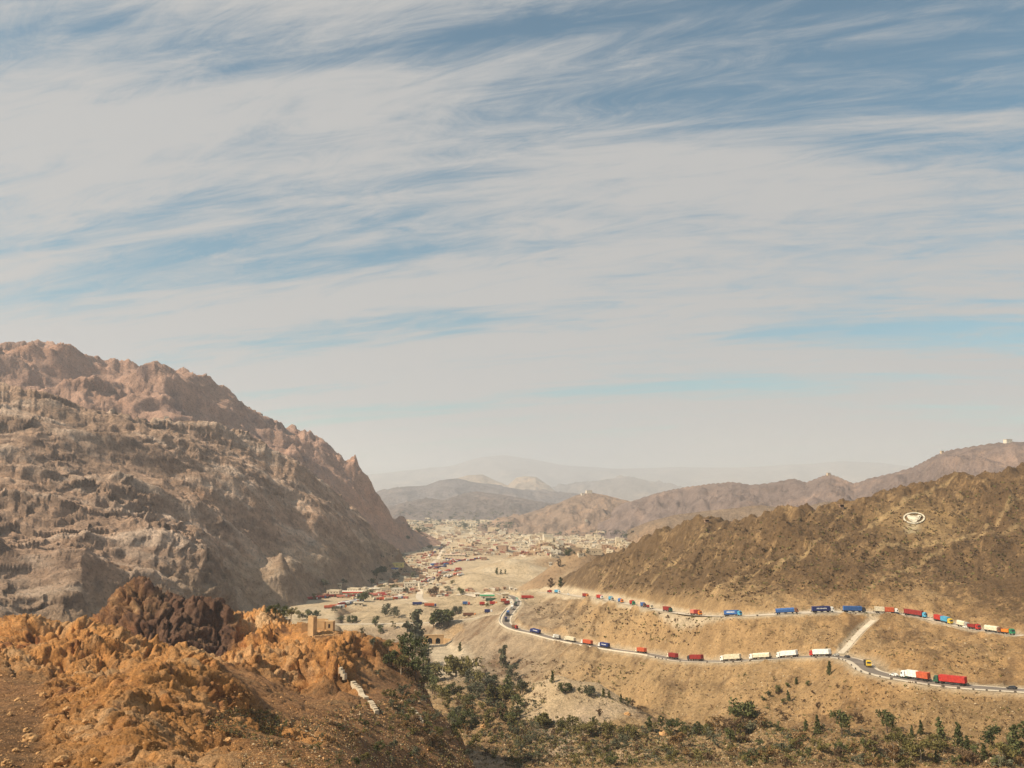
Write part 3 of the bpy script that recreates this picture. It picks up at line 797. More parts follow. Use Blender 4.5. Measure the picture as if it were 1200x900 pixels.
# ---------------- middle and far ridges
def ridge(name, crest, Yc, depth, seed, col, cols, rows, amp, base=-255, big=None, u0=None, u1=None, sharp=1.0, hit_ok=True):
    """a ridge line with its two flanks; crest = surveyed outline, Yc = distance or list of distances"""
    cu = np.array([ue(a, b)[0] for a, b in crest]); ce = np.array([ue(a, b)[1] for a, b in crest])
    Yk = np.broadcast_to(np.array(Yc, float), cu.shape)
    us = np.linspace(u0 if u0 is not None else cu[0], u1 if u1 is not None else cu[-1], cols)
    Ycr = np.interp(us, cu, Yk); zc = np.interp(us, cu, ce * Yk)
    ts = np.linspace(-1, .7, rows)
    L0 = math.log(min(Yk) - depth * 1.05); L1 = math.log(max(Yk) + depth * .75)
    Ls = np.linspace(L0, L1, rows)
    Y = np.broadcast_to(np.exp(Ls)[:, None], (rows, cols)).copy(); X = us[None] * Y
    big = big or depth * .32
    s = (Y - Ycr[None]) / depth
    wob = fbm(X / (big * 1.6), Y / (big * 1.6), X * 0, 3, seed=seed + 5)
    t = np.clip(1 - np.abs(s + wob * .12 * np.clip(np.abs(s) * 4, 0, 1)), 0, 1)
    prof = t ** sharp
    Z = base + (zc[None] - base) * prof
    r = ridged(X / big, Y / (big * 1.4), X * 0, 6, .52, seed=seed) - .42
    g = ridged(X / (big * .3), Y / (big * .4), X * 0, 5, .55, seed=seed + 1) - .42
    k = np.clip(np.abs(s) * 5, .12, 1) * np.clip(t * 3, 0, 1)
    Z = Z + (r * amp + g * amp * .42) * k
    N = normals(X, Y, Z)
    a1 = fbm(X / (big * .8), Y / (big * .8), Z / big, 4, .6, seed=seed + 7)
    a2 = fbm(X / (big * .12), Y / (big * .12), Z / (big * .1), 4, .6, seed=seed + 8)
    c = np.broadcast_to(rgb(*col), X.shape + (3,)).copy()
    c = mixcol(c, rgb(*col) * np.array([1.75, 1.6, 1.4]), sstep(0, .5, a1 + a2 * .7) * .85)
    c = mixcol(c, rgb(*col) * .38, sstep(.05, .5, a2 * .9 - a1 * .4) * .8)
    o = grid_mesh(name, X, Y, Z, c, DISTM if min(Yk) > 5000 else FARM)
    if hit_ok: Field(us, Ls, X, Y, Z)
    return o
ridge('hill', [(560, 622), (585, 613), (605, 605), (630, 598), (655, 590), (675, 581), (690, 577), (705, 580), (725, 584), (745, 589), (765, 596), (790, 606), (820, 615), (860, 625)], 4000, 650, 301, (.30, .21, .155), 260, 110, 60)
ridge('hill', [(700, 605), (730, 590), (755, 583), (775, 577), (800, 572), (830, 568), (858, 565), (880, 568), (905, 566), (930, 562), (945, 566), (960, 560), (972, 556), (985, 560), (1000, 566), (1020, 560), (1045, 556), (1070, 548), (1085, 540),
     (1100, 532), (1120, 527), (1150, 522), (1170, 519), (1190, 518), (1215, 520), (1260, 512), (1330, 515)], [3900, 3800, 3750, 3700, 3600, 3500, 3400, 3350, 3300, 3250, 3200, 3150, 3100, 3050, 3000, 2950, 2900, 2850, 2800, 2750, 2700, 2650, 2620, 2600, 2600, 2600, 2600], 850, 311, (.24, .175, .15), 560, 170, 78)
ridge('hill', [(735, 622), (760, 612), (790, 604), (820, 600), (850, 597), (890, 592), (930, 596), (970, 588), (1010, 592), (1060, 580), (1120, 575)], 2300, 420, 321, (.30, .21, .14), 220, 70, 30)
ridge('hill', [(430, 618), (450, 600), (470, 590), (500, 584), (520, 586), (545, 578), (560, 576), (590, 580), (615, 585), (640, 590), (665, 596), (690, 600), (720, 610)], 6500, 1300, 331, (.20, .16, .15), 200, 70, 70)
ridge('hill', [(380, 590), (410, 580), (440, 577), (470, 571), (500, 569), (515, 563), (535, 561), (555, 565), (580, 569), (610, 574), (650, 578), (680, 582), (720, 588)], 9500, 1900, 341, (.20, .17, .17), 160, 50, 110)
ridge('hill', [(500, 575), (530, 562), (548, 557), (565, 556), (580, 563), (595, 569), (605, 560), (615, 558), (628, 559), (640, 567), (652, 577)], 12500, 1600, 351, (.46, .36, .27), 120, 40, 90)
ridge('mountain', [(640, 575), (690, 566), (720, 561), (745, 559), (770, 566), (800, 572)], 16000, 3000, 361, (.28, .24, .22), 80, 30, 200)
ridge('mountain', [(300, 566), (400, 560), (470, 552), (530, 545), (560, 536), (590, 533), (620, 537), (660, 545), (720, 549), (800, 547), (850, 548), (900, 545), (950, 543), (990, 540), (1030, 541), (1060, 545), (1120, 552), (1250, 548), (1400, 560)], 26000, 5000, 371, (.30, .27, .26), 180, 40, 260, base=-300)

# ================================================================== MESH HELPERS
def col_mat(name, c, rough=.6, var=.12, scale=2.0):
    return plain(name, c, rough, var, scale)
class MB:
    def __init__(self): self.v = []; self.f = []; self.m = []
    def poly(self, vs, faces, mi=0):
        o = len(self.v); self.v += [tuple(map(float, p)) for p in vs]
        for f in faces: self.f.append(tuple(o + i for i in f)); self.m.append(mi)
    def box(self, x0, x1, y0, y1, z0, z1, mi=0, rot=0, at=(0, 0), taper=0):
        c, s = math.cos(rot), math.sin(rot)
        P = []
        for z, t in ((z0, 0), (z1, taper)):
            for x, y in ((x0 + t, y0 + t), (x1 - t, y0 + t), (x1 - t, y1 - t), (x0 + t, y1 - t)):
                P.append((at[0] + x * c - y * s, at[1] + x * s + y * c, z))
        self.poly(P, [(0, 3, 2, 1), (4, 5, 6, 7), (0, 1, 5, 4), (1, 2, 6, 5), (2, 3, 7, 6), (3, 0, 4, 7)], mi)
    def tube(self, pts, rad, n=6, mi=0, cap=True):
        pts = [Vector(p) for p in pts]; o = len(self.v)
        for i, p in enumerate(pts):
            d = (pts[min(i + 1, len(pts) - 1)] - pts[max(i - 1, 0)]).normalized()
            a = d.cross(Vector((.3, .9, .2))).normalized(); b = d.cross(a)
            for k in range(n):
                t = 2 * math.pi * k / n
                self.v.append(tuple(p + (a * math.cos(t) + b * math.sin(t)) * rad[i]))
        for i in range(len(pts) - 1):
            for k in range(n):
                self.f.append((o + i * n + k, o + i * n + (k + 1) % n, o + (i + 1) * n + (k + 1) % n, o + (i + 1) * n + k)); self.m.append(mi)
        if cap:
            self.f.append(tuple(o + k for k in range(n))[::-1]); self.m.append(mi)
            self.f.append(tuple(o + (len(pts) - 1) * n + k for k in range(n))); self.m.append(mi)
    def mesh(self, name, mats):
        me = bpy.data.meshes.new(name); me.from_pydata(self.v, [], self.f)
        for m in (mats if isinstance(mats, (list, tuple)) else [mats]): me.materials.append(m)
        me.polygons.foreach_set('material_index', self.m); me.update()
        return me
def obj(name, me, parent=None, loc=(0, 0, 0), rz=0):
    o = bpy.data.objects.new(name, me); C.objects.link(o)
    o.location = loc; o.rotation_euler = (0, 0, rz)
    if parent: o.parent = parent
    return o
def empty(name, loc, rz=0, pitch=0):
    o = bpy.data.objects.new(name, None); C.objects.link(o); o.empty_display_size = 1
    o.location = loc; o.rotation_euler = (0, pitch, rz)
    return o
ORD = ['first', 'second', 'third', 'fourth', 'fifth', 'sixth', 'seventh', 'eighth', 'ninth', 'tenth', 'eleventh', 'twelfth', 'thirteenth', 'fourteenth', 'fifteenth',
       'sixteenth', 'seventeenth', 'eighteenth', 'nineteenth', 'twentieth']
def ordn(i, n):
    if n == 1: return ''
    if i == 0: return 'leftmost'
    if i == n - 1: return 'rightmost'
    if i < len(ORD) and i <= n / 2: return ORD[i] + ' from left'
    j = n - 1 - i
    if j < len(ORD): return ORD[j] + ' from right'
    return ORD[i % 20] + ' from left of the later ones'
def pxof(o):
    x, y, z = o.location
    return 600 + 1000 * x / (y * cp + z * sp)

# ================================================================== ROADS
def ribbon(name, line, off0, off1, dz, mat, kind='structure', thick=0.0):
    n = len(line); P = []
    T = np.gradient(line[:, :2], axis=0); T /= np.linalg.norm(T, axis=1)[:, None]
    Nn = np.stack([-T[:, 1], T[:, 0]], 1)
    mb = MB()
    cols = 5 if not thick else 2
    for i in range(n):
        for k in range(cols):
            o = off0 + (off1 - off0) * k / (cols - 1)
            P.append((line[i, 0] + Nn[i, 0] * o, line[i, 1] + Nn[i, 1] * o, line[i, 2] + dz))
    F = [(i * cols + k, (i + 1) * cols + k, (i + 1) * cols + k + 1, i * cols + k + 1) for i in range(n - 1) for k in range(cols - 1)]
    mb.poly(P, [f[::-1] for f in F])
    if thick:
        base = [(x, y, z - thick - .6) for x, y, z in P]
        mb.poly(P + base, [(i * 2, (i + 1) * 2, (i + 1) * 2 + n * 2, i * 2 + n * 2) for i in range(n - 1)] + [(i * 2 + 1, i * 2 + 1 + n * 2, (i + 1) * 2 + 1 + n * 2, (i + 1) * 2 + 1) for i in range(n - 1)])
    o = obj(name, mb.mesh(name, mat))
    if kind: o['kind'] = kind
    return o
m_conc = col_mat('dusty_concrete_road', (.56, .47, .36), .9, .10, .12)
m_asph = col_mat('dusty_asphalt', (.20, .165, .135), .9, .22, .10)
m_shoulder = col_mat('pale_shoulder', (.58, .49, .37), .95, .14, .2)
m_wall = col_mat('pale_parapet', (.66, .58, .46), .9, .12, .5)
def resample(line, step):
    d = np.r_[0, np.cumsum(np.linalg.norm(np.diff(line, axis=0), axis=1))]
    t = np.arange(0, d[-1], step)
    return np.stack([np.interp(t, d, line[:, k]) for k in range(3)], 1)
ribbon('road', resample(UP, 3), -4.6, 4.6, .18, m_conc)
LOr = resample(LO, 3)
ribbon('road', LOr, -3.4, 3.8, .22, m_asph)
# lower road runs right to left: its outer (valley) side is +offset seen from above
ribbon('road_shoulder', LOr, 3.8, 7.4, .17, m_shoulder)
ribbon('road_shoulder', LOr, -5.2, -3.4, .17, m_shoulder)
ribbon('local_road', resample(LOCAL, 3), -3.0, 3.0, .2, m_shoulder)
ribbon('track', resample(TRACK, 1.5), -1.8, 1.8, .15, m_shoulder)
# the main street that runs on down the valley
MAIN_PX = [(585, 698, 1120), (550, 700, 1140), (520, 700, 1165), (500, 697, 1210), (492, 692, 1260), (493, 685, 1350), (505, 672, 1560), (498, 662, 1780), (512, 650, 2100), (528, 640, 2550)]
MAIN = catmull([W(*p) for p in MAIN_PX])
def draped(name, line, half, dz, mat):
    T = np.gradient(line[:, :2], axis=0); T /= np.linalg.norm(T, axis=1)[:, None]
    P = []; offs = (-half, -half / 3, half / 3, half)
    for i in range(len(line)):
        for o in offs:
            x = line[i, 0] - T[i, 1] * o; y = line[i, 1] + T[i, 0] * o
            P.append((x, y, ground_z(x, y) + dz))
    mb = MB(); k = len(offs)
    mb.poly(P, [(i * k + j, i * k + j + 1, (i + 1) * k + j + 1, (i + 1) * k + j) for i in range(len(line) - 1) for j in range(k - 1)])
    o = obj(name, mb.mesh(name, mat)); o['kind'] = 'structure'
    return o
draped('main_street', resample(MAIN, 5), 5, .45, m_conc)

# parapet of the hairpin and guard stones
def sub(line, u0, u1, y0=0, y1=9e9):
    u = line[:, 0] / line[:, 1]
    return line[(u > u0) & (u < u1) & (line[:, 1] > y0) & (line[:, 1] < y1)]
pw = sub(LOr, -.02, .165, 600, 965)
o = ribbon('parapet_wall', pw, 6.6, 7.2, 1.1, m_wall, kind=None, thick=1.0)
tag(o, 'low pale parapet wall curving round the outer edge of the hairpin bend', 'wall')
stone = MB(); stone.box(-.45, .45, -.3, .3, -.3, .8, taper=.06)
stone_me = stone.mesh('guard_stone', col_mat('dark_guard_stone', (.10, .08, .06), .9, .2, 1))
def stones(line, off, step, label, group, prob):
    L = resample(line, step); T = np.gradient(L[:, :2], axis=0); T /= np.linalg.norm(T, axis=1)[:, None]
    for i in range(len(L)):
        if random.random() > prob: continue
        x = L[i, 0] - T[i, 1] * off; y = L[i, 1] + T[i, 0] * off
        u = x / y
        if abs(u) > .61: continue
        o = obj('guard_stone', stone_me, None, (x, y, L[i, 2] + .1), math.atan2(T[i, 1], T[i, 0]) + random.uniform(-.2, .2))
        s = random.uniform(.7, 1.25); o.scale = (s * 1.2, s, s)
        tag(o, label, 'guard stone', group)
stones(sub(LOr, .165, .60), 7.0, 6.5, 'small dark guard stone on the outer edge of the lower road', 'guard stones along the lower road', .62)
stones(sub(resample(UP, 3), .24, .50), 5.6, 12, 'small dark guard stone on the edge of the upper road', 'guard stones along the upper road', .5)

# ================================================================== TRUCKS
PAL = {'red': (.46, .04, .03), 'dark red': (.27, .03, .026), 'orange-red': (.52, .11, .045), 'pink': (.62, .20, .14), 'blue': (.045, .13, .35), 'navy': (.022, .035, .15), 'sky blue': (.08, .34, .52),
       'white': (.80, .78, .72), 'cream': (.68, .60, .44), 'grey': (.38, .36, .32), 'green': (.03, .22, .11), 'dark green': (.03, .09, .05), 'orange': (.72, .22, .03), 'dark': (.045, .045, .05), 'brown': (.20, .09, .05), 'yellow': (.72, .48, .05)}
def pm(c): return col_mat('paint_' + c.replace(' ', '_').replace('-', '_'), PAL[c], .6, .28, .9)
m_tyre = col_mat('tyre', (.025, .023, .02), .9); m_glass = col_mat('glass', (.03, .04, .05), .15, .05); m_frame = col_mat('truck_frame', (.06, .05, .045), .8); m_mark = col_mat('white_lettering', (.82, .82, .8), .6)
MC = {}
def cached(key, fn):
    if key not in MC: MC[key] = fn()
    return MC[key]
def cab_mesh(c):
    def f():
        b = MB(); y = 1.2
        # side profile of a forward-control cab
        prof = [(-1.15, .75), (1.05, .75), (1.22, 1.1), (1.15, 1.95), (.85, 3.0), (.6, 3.18), (-1.15, 3.25)]
        n = len(prof)
        P = [(x, -y, z) for x, z in prof] + [(x, y, z) for x, z in prof]
        b.poly(P, [tuple(range(n)), tuple(range(2 * n - 1, n - 1, -1))] + [((i + 1) % n, i, i + n, (i + 1) % n + n) for i in range(n)])
        b.box(-1.0, .7, -.95, .95, 3.22, 3.55, 0, taper=.12)      # roof rack panel
        return b.mesh('cab', pm(c))
    return cached(('cab', c), f)
def glass_mesh():
    def f():
        b = MB()
        b.poly([(1.165, -1.0, 2.0), (1.165, 1.0, 2.0), (.885, 1.0, 2.95), (.885, -1.0, 2.95)], [(0, 1, 2, 3)])
        for s in (-1, 1):
            b.poly([(.95, s * 1.21, 2.0), (.1, s * 1.21, 2.0), (.1, s * 1.21, 2.85), (.72, s * 1.21, 2.85)], [(0, 1, 2, 3)])
        return b.mesh('windscreen', m_glass)
    return cached('glass', f)
def wheel_mesh():
    def f():
        b = MB(); b.tube([(0, -.17, 0), (0, .17, 0)], [.52, .52], 10); b.tube([(0, -.19, 0), (0, .19, 0)], [.24, .24], 8)
        return b.mesh('wheel', m_tyre)
    return cached('wheel', f)
def frame_mesh(L):
    def f():
        b = MB()
        for s in (-1, 1): b.box(-L / 2, L / 2, s * .5 - .12, s * .5 + .12, .85, 1.18)
        for k in range(5): b.box(-L / 2 + .3 + k * (L - 1) / 4, -L / 2 + .5 + k * (L - 1) / 4, -1.15, 1.15, 1.18, 1.33)
        b.box(-L / 2, -L / 2 + .1, -1.15, 1.15, .5, .75); b.box(-.8, 1.0, -1.1, -.75, .5, .95); b.box(-.8, 1.0, .75, 1.1, .5, .95)
        return b.mesh('chassis', m_frame)
    return cached(('frame', L), f)
def container_mesh(c, L, mark=None):
    def f():
        b = MB(); h0, h1 = 1.34, 4.1; n = int(L / .55)
        b.box(-L / 2, L / 2, -1.16, 1.16, h0, h1 - .05)
        for s in (-1, 1):       # corrugated sides
            for k in range(n):
                x = -L / 2 + .3 + k * (L - .6) / n
                b.box(x, x + (L - .6) / n * .5, min(s * 1.16, s * 1.21), max(s * 1.16, s * 1.21), h0 + .15, h1 - .15)
            b.box(-L / 2 - .01, L / 2 + .01, min(s * 1.165, s * 1.235), max(s * 1.165, s * 1.235), h1 - .16, h1 + .01); b.box(-L / 2 - .01, L / 2 + .01, min(s * 1.165, s * 1.235), max(s * 1.165, s * 1.235), h0 - .01, h0 + .14)
        for x in (-L / 2 - .015, L / 2 - .12):
            for s in (-1, 1): b.box(x, x + .135, s * 1.18 - .065, s * 1.18 + .065, h0, h1 + .02)
        for y in (-.9, -.35, .35, .9): b.box(-L / 2 - .06, -L / 2, y - .03, y + .03, h0 + .1, h1 - .1)
        return b.mesh('container', pm(c))
    return cached(('cont', c, L), f)
def mark_mesh(L, style):
    def f():
        b = MB(); r = random.Random(style)
        for s in (-1, 1):
            x = -L * .28
            while x < L * .28:
                w = r.uniform(.35, .75)
                b.box(x, x + w, min(s * 1.215, s * 1.25), max(s * 1.215, s * 1.25), 2.5, 2.5 + r.uniform(.55, .8)); x += w + r.uniform(.15, .35)
        return b.mesh('lettering', m_mark)
    return cached(('mark', L, style), f)
def body_mesh(c, L, style):
    def f():
        b = MB()
        if style == 'tanker':
            b.tube([(-L / 2, 0, 2.4), (-L / 2 + .25, 0, 2.4), (L / 2 - .25, 0, 2.4), (L / 2, 0, 2.4)], [.7, 1.12, 1.12, .7], 12)
            b.box(-1, 1, -.3, .3, 3.45, 3.7); b.box(-L / 2, L / 2, -.5, .5, 1.2, 1.6)
        elif style == 'tarp':
            n = 7; P = []; prof = [(-1.2, 1.34), (-1.22, 3.0), (-.8, 3.75), (0, 3.98), (.8, 3.72), (1.22, 3.0), (1.2, 1.34)]
            for k in range(n):
                x = -L / 2 + L * k / (n - 1)
                for y, z in prof: P.append((x, y, z - (.14 if k % 2 and z > 3.2 else 0)))
            q = len(prof)
            b.poly(P, [(k * q + j, k * q + j + 1, (k + 1) * q + j + 1, (k + 1) * q + j) for k in range(n - 1) for j in range(q - 1)] + [tuple(range(q))[::-1], tuple((n - 1) * q + j for j in range(q))])
            b.box(-L / 2, L / 2, -1.23, 1.23, 1.30, 1.55)
        elif style == 'open':
            b.box(-L / 2, L / 2, -1.2, 1.2, 1.3, 1.45)
            for s in (-1, 1):
                b.box(-L / 2, L / 2, s * 1.19 - .05, s * 1.19 + .05, 1.45, 2.9)
                for k in range(8): b.box(-L / 2 + k * L / 7.5, -L / 2 + k * L / 7.5 + .12, s * 1.27 - .04, s * 1.27 + .04, 1.3, 3.05)
            b.box(-L / 2, -L / 2 + .1, -1.2, 1.2, 1.45, 2.9); b.box(L / 2 - .1, L / 2, -1.2, 1.2, 1.45, 3.6)
            b.box(-L / 2 + .2, L / 2 - .2, -1.1, 1.1, 1.45, 2.5, taper=.2)
        return b.mesh('cargo_bed', pm(c))
    return cached(('body', c, L, style), f)
def make_truck(kind, cargo, cab, mark=None):
    """kind: box40 / pair20 / box20 / tarp / open / tanker; returns the thing's Empty with its parts, nose towards +X"""
    r = empty('lorry', (0, 0, 0))
    long = kind in ('box40', 'pair20', 'tarp40', 'open40', 'tanker40')
    L = 12.2 if long else 6.6
    nose = L / 2 + 1.9
    c = obj('cab', cab_mesh(cab), r, (nose - .3, 0, 0)); obj('windscreen', glass_mesh(), c)
    obj('chassis', frame_mesh(L + 2.2), r, (.2, 0, 0))
    if kind == 'box40': obj('container', container_mesh(cargo, 12.2), r)
    elif kind == 'box20': obj('container', container_mesh(cargo, 6.1), r)
    elif kind == 'pair20':
        obj('container', container_mesh(cargo[0], 6.05), r, (-3.1, 0, 0)); obj('container', container_mesh(cargo[1], 6.05), r, (3.08, 0, 0))
    else: obj('cargo_bed', body_mesh(cargo, L, kind.replace('40', '')), r)
    if mark: tag(obj('lettering', mark_mesh(L, mark), r), kind='stuff')
    ax = [nose - .4, L / 2 - 1.2, -L / 2 + 1.0, -L / 2 + 2.3] if long else [nose - .4, -L / 2 + 1.5]
    for x in ax:
        for s in (-1, 1): obj('wheel', wheel_mesh(), r, (x, s * 1.05, .52))
    return r
def on_line(line, px, Y=None):
    u = line[:, 0] / (line[:, 1] * cp + line[:, 2] * sp) * 1000 + 600
    d = np.abs(u - px)
    if Y: d = d + np.abs(line[:, 1] - Y) * .25
    i = int(np.argmin(d)); i = min(max(i, 1), len(line) - 2)
    t = line[i + 1] - line[i - 1]
    return line[i], t / np.linalg.norm(t)
def put(o, line, px, direction, lane=0, dz=.25, Y=None):
    p, t = on_line(line, px, Y)
    if direction == 'R': t = t if t[0] > 0 else -t
    elif direction == 'L': t = t if t[0] < 0 else -t
    elif direction == 'N': t = t if t[1] < 0 else -t
    n = Vector((-t[1], t[0], 0)).normalized()
    o.location = Vector(p) + n * lane + Vector((0, 0, dz)); o.rotation_euler = (0, -math.asin(t[2]), math.atan2(t[1], t[0]))
UPr = resample(UP, 2); LOr2 = resample(LO, 2); LOCr = resample(LOCAL, 2)
G_UP, G_LO, G_HP = 'lorries queued along the upper road', 'lorries queued along the lower road', 'lorries rounding the hairpin bend'
road_trucks = [
    # line, px, kind, cargo, cab, lettering, label
    ('U', 645, 'open', 'dark red', 'red', None, 'small dark red lorry at the far left end of the upper road'),
    ('U', 655, 'box40', 'sky blue', 'white', None, 'lorry with bright sky blue container at the far left of the upper road'),
    ('U', 688, 'box40', 'dark red', 'orange', None, 'dark red container lorry with orange cab, ahead of the sky blue one'),
    ('U', 705, 'box40', 'red', 'white', None, 'red container lorry with white cab, following a small pale blue truck'),
    ('U', 718, 'box20', 'sky blue', 'grey', None, 'short pale blue box truck between red lorries on the upper road'),
    ('U', 729, 'tarp', 'blue', 'orange', None, 'short lorry with blue tarpaulin and orange cab on the upper road'),
    ('U', 743, 'box20', 'red', 'green', None, 'short red lorry with green cab behind the blue and dark red pair'),
    ('U', 756, 'box20', 'blue', 'brown', None, 'short blue lorry tight behind a short dark red one on the upper road'),
    ('U', 764, 'open', 'dark red', 'cream', None, 'short dark red open lorry with cream cab in mid upper road'),
    ('U', 785, 'box40', 'dark red', 'dark green', None, 'long dark red container lorry with dark green cab, alone on the upper road'),
    ('U', 818, 'pair20', ('pink', 'dark red'), 'orange', None, 'lorry carrying one faded pink and one dark red container, orange cab'),
    ('U', 861, 'box40', 'blue', 'sky blue', 3, 'lorry with bright blue container marked in white and pale blue cab'),
    ('U', 919, 'tarp40', 'blue', 'brown', None, 'long blue covered lorry with brown cab on the upper road'),
    ('U', 961, 'box40', 'navy', 'white', 5, 'navy container lorry marked in white with white cab on the upper road'),
    ('U', 998, 'box40', 'blue', 'dark', None, 'plain blue container lorry with dark cab on the upper road'),
    ('U', 1036, 'pair20', ('cream', 'orange-red'), 'white', None, 'lorry carrying cream and orange-red containers above the side track'),
    ('U', 1073, 'box40', 'dark red', 'sky blue', None, 'dark red container lorry with pale blue cab right of the side track'),
    ('U', 1108, 'pair20', ('red', 'sky blue'), 'yellow', None, 'lorry with a red and a sky blue container and yellow cab at upper right'),
    ('U', 1130, 'tarp', 'cream', 'grey', None, 'cream covered lorry near the right end of the upper road'),
    ('U', 1144, 'open', 'dark red', 'red', None, 'dark red open lorry with bright red cab, upper road at right'),
    ('U', 1167, 'tarp40', 'cream', 'brown', None, 'long low cream lorry with brown cab near the right frame edge'),
    ('U', 1184, 'open', 'orange', 'green', None, 'short orange lorry with green cab, rightmost on the upper road'),
    ('L', 628, 'box40', 'navy', 'navy', 7, 'navy container lorry marked in white just right of the hairpin bend'),
    ('L', 653, 'tarp', 'grey', 'white', None, 'grey covered lorry right of the navy one on the lower road'),
    ('L', 669, 'box40', 'cream', 'cream', None, 'cream container lorry left of an orange-red one on the lower road'),
    ('L', 689, 'box40', 'orange-red', 'white', None, 'orange-red container lorry with white cab left of a navy one'),
    ('L', 709, 'box40', 'navy', 'white', 9, 'navy container lorry with white cab and lettering in mid lower road'),
    ('L', 751, 'box40', 'orange-red', 'cream', None, 'orange-red container lorry standing alone in mid lower road'),
    ('L', 789, 'box40', 'dark red', 'cream', None, 'dark red container lorry with cream cab on the lower road'),
    ('L', 817, 'box40', 'dark red', 'dark', None, 'dark red container lorry with dark cab on the lower road'),
    ('L', 858, 'box40', 'cream', 'white', None, 'cream container lorry, leftmost of the pale ones on the lower road'),
    ('L', 894, 'tarp40', 'cream', 'white', None, 'cream covered lorry, middle of the pale ones on the lower road'),
    ('L', 924, 'box40', 'white', 'white', None, 'white container lorry with white cab beside the lower road bend'),
    ('L', 964, 'box40', 'white', 'red', None, 'white container lorry with red cab just left of the track junction'),
    ('L', 1074, 'pair20', ('orange-red', 'white'), 'white', None, 'lorry carrying an orange-red and a white container right of the bend'),
    ('L', 1117, 'box40', 'red', 'dark green', None, 'large bright red container lorry nearest the camera on the lower road'),
]
for ln, px, kind, cargo, cab, mark, label in road_trucks:
    t = make_truck(kind, cargo, cab, mark)
    put(t, UPr if ln == 'U' else LOr2, px, 'R' if ln == 'U' else 'L', lane=(-2.0 if ln == 'U' else -.4))
    tag(t, label, 'lorry', G_UP if ln == 'U' else G_LO)
t = make_truck('open', 'dark', 'yellow'); put(t, LOr2, 1014, 'L', 1.0, Y=478); tag(t, 'dark open lorry with yellow cab turning in the tight bend', 'lorry', G_LO)
for px, Y, kind, cargo, cab, label in [(596, 900, 'open', 'navy', 'dark', 'dark navy lorry at the bottom of the hairpin bend'), (603, 866, 'open', 'brown', 'red', 'brown lorry with red cab entering the hairpin bend'),
        (594, 925, 'box20', 'blue', 'dark', 'blue box lorry halfway round the hairpin bend'), (600, 958, 'box20', 'white', 'grey', 'white box lorry in the upper half of the hairpin bend'),
        (603, 985, 'tarp', 'dark green', 'dark', 'dark green covered lorry leaving the hairpin bend'), (606, 1020, 'box20', 'green', 'white', 'bright green box lorry at the top of the hairpin bend')]:
    t = make_truck(kind, cargo, cab); put(t, LOr2, px, 'N', 0, Y=Y); tag(t, label, 'lorry', G_HP)

# cars
def car_meshes(c):
    def f():
        b = MB(); prof = [(-2.1, .35), (2.1, .35), (2.15, .75), (1.2, .95), (.55, 1.42), (-1.1, 1.45), (-1.75, 1.0), (-2.1, .95)]; n = len(prof)
        P = [(x, -.85, z) for x, z in prof] + [(x, .85, z) for x, z in prof]
        b.poly(P, [tuple(range(n)), tuple(range(2 * n - 1, n - 1, -1))] + [((i + 1) % n, i, i + n, (i + 1) % n + n) for i in range(n)])
        g = MB()
        g.poly([(1.12, -.7, 1.02), (1.12, .7, 1.02), (.62, .65, 1.38), (.62, -.65, 1.38)], [(0, 1, 2, 3)])
        for s in (-1, 1): g.poly([(.95, s * .86, 1.0), (-1.5, s * .86, 1.0), (-1.05, s * .86, 1.36), (.5, s * .86, 1.36)], [(0, 1, 2, 3)])
        w = MB(); w.tube([(0, -.1, 0), (0, .1, 0)], [.33, .33], 9)
        return b.mesh('body', pm(c)), g.mesh('window', m_glass), w.mesh('wheel', m_tyre)
    return cached(('car', c), f)
def make_car(c, label, line, px, d, lane=0, Y=None):
    r = empty('car', (0, 0, 0)); a, g, w = car_meshes(c)
    obj('body', a, r); obj('window', g, r)
    for x in (-1.35, 1.3):
        for s in (-1, 1): obj('wheel', w, r, (x, s * .8, .33))
    put(r, line, px, d, lane, Y=Y); tag(r, label, 'car', 'cars on the pass roads')
for c, l, ln, px, d, lane in [('dark', 'black car at the right edge of the lower road', LOr2, 1187, 'L', -.5), ('dark green', 'dark green car in front of the two-container lorry on the lower road', LOr2, 1057, 'L', -.5),
        ('white', 'white car behind the bend on the lower road', LOr2, 1046, 'L', -.5), ('dark', 'black car on the upper road edge above the side track', UPr, 1052, 'L', 2.2),
        ('dark', 'black car just before the tight bend of the lower road', LOr2, 992, 'L', -.5), ('grey', 'grey car right of the white container lorry', LOr2, 979, 'L', -.8), ('white', 'white car on the outer side of the upper road at right', UPr, 1136, 'L', 2.4),
        ('white', 'white van-sized car at the left end of the upper road', UPr, 668, 'R', -2)]:
    make_car(c, l, ln, px, d, lane)

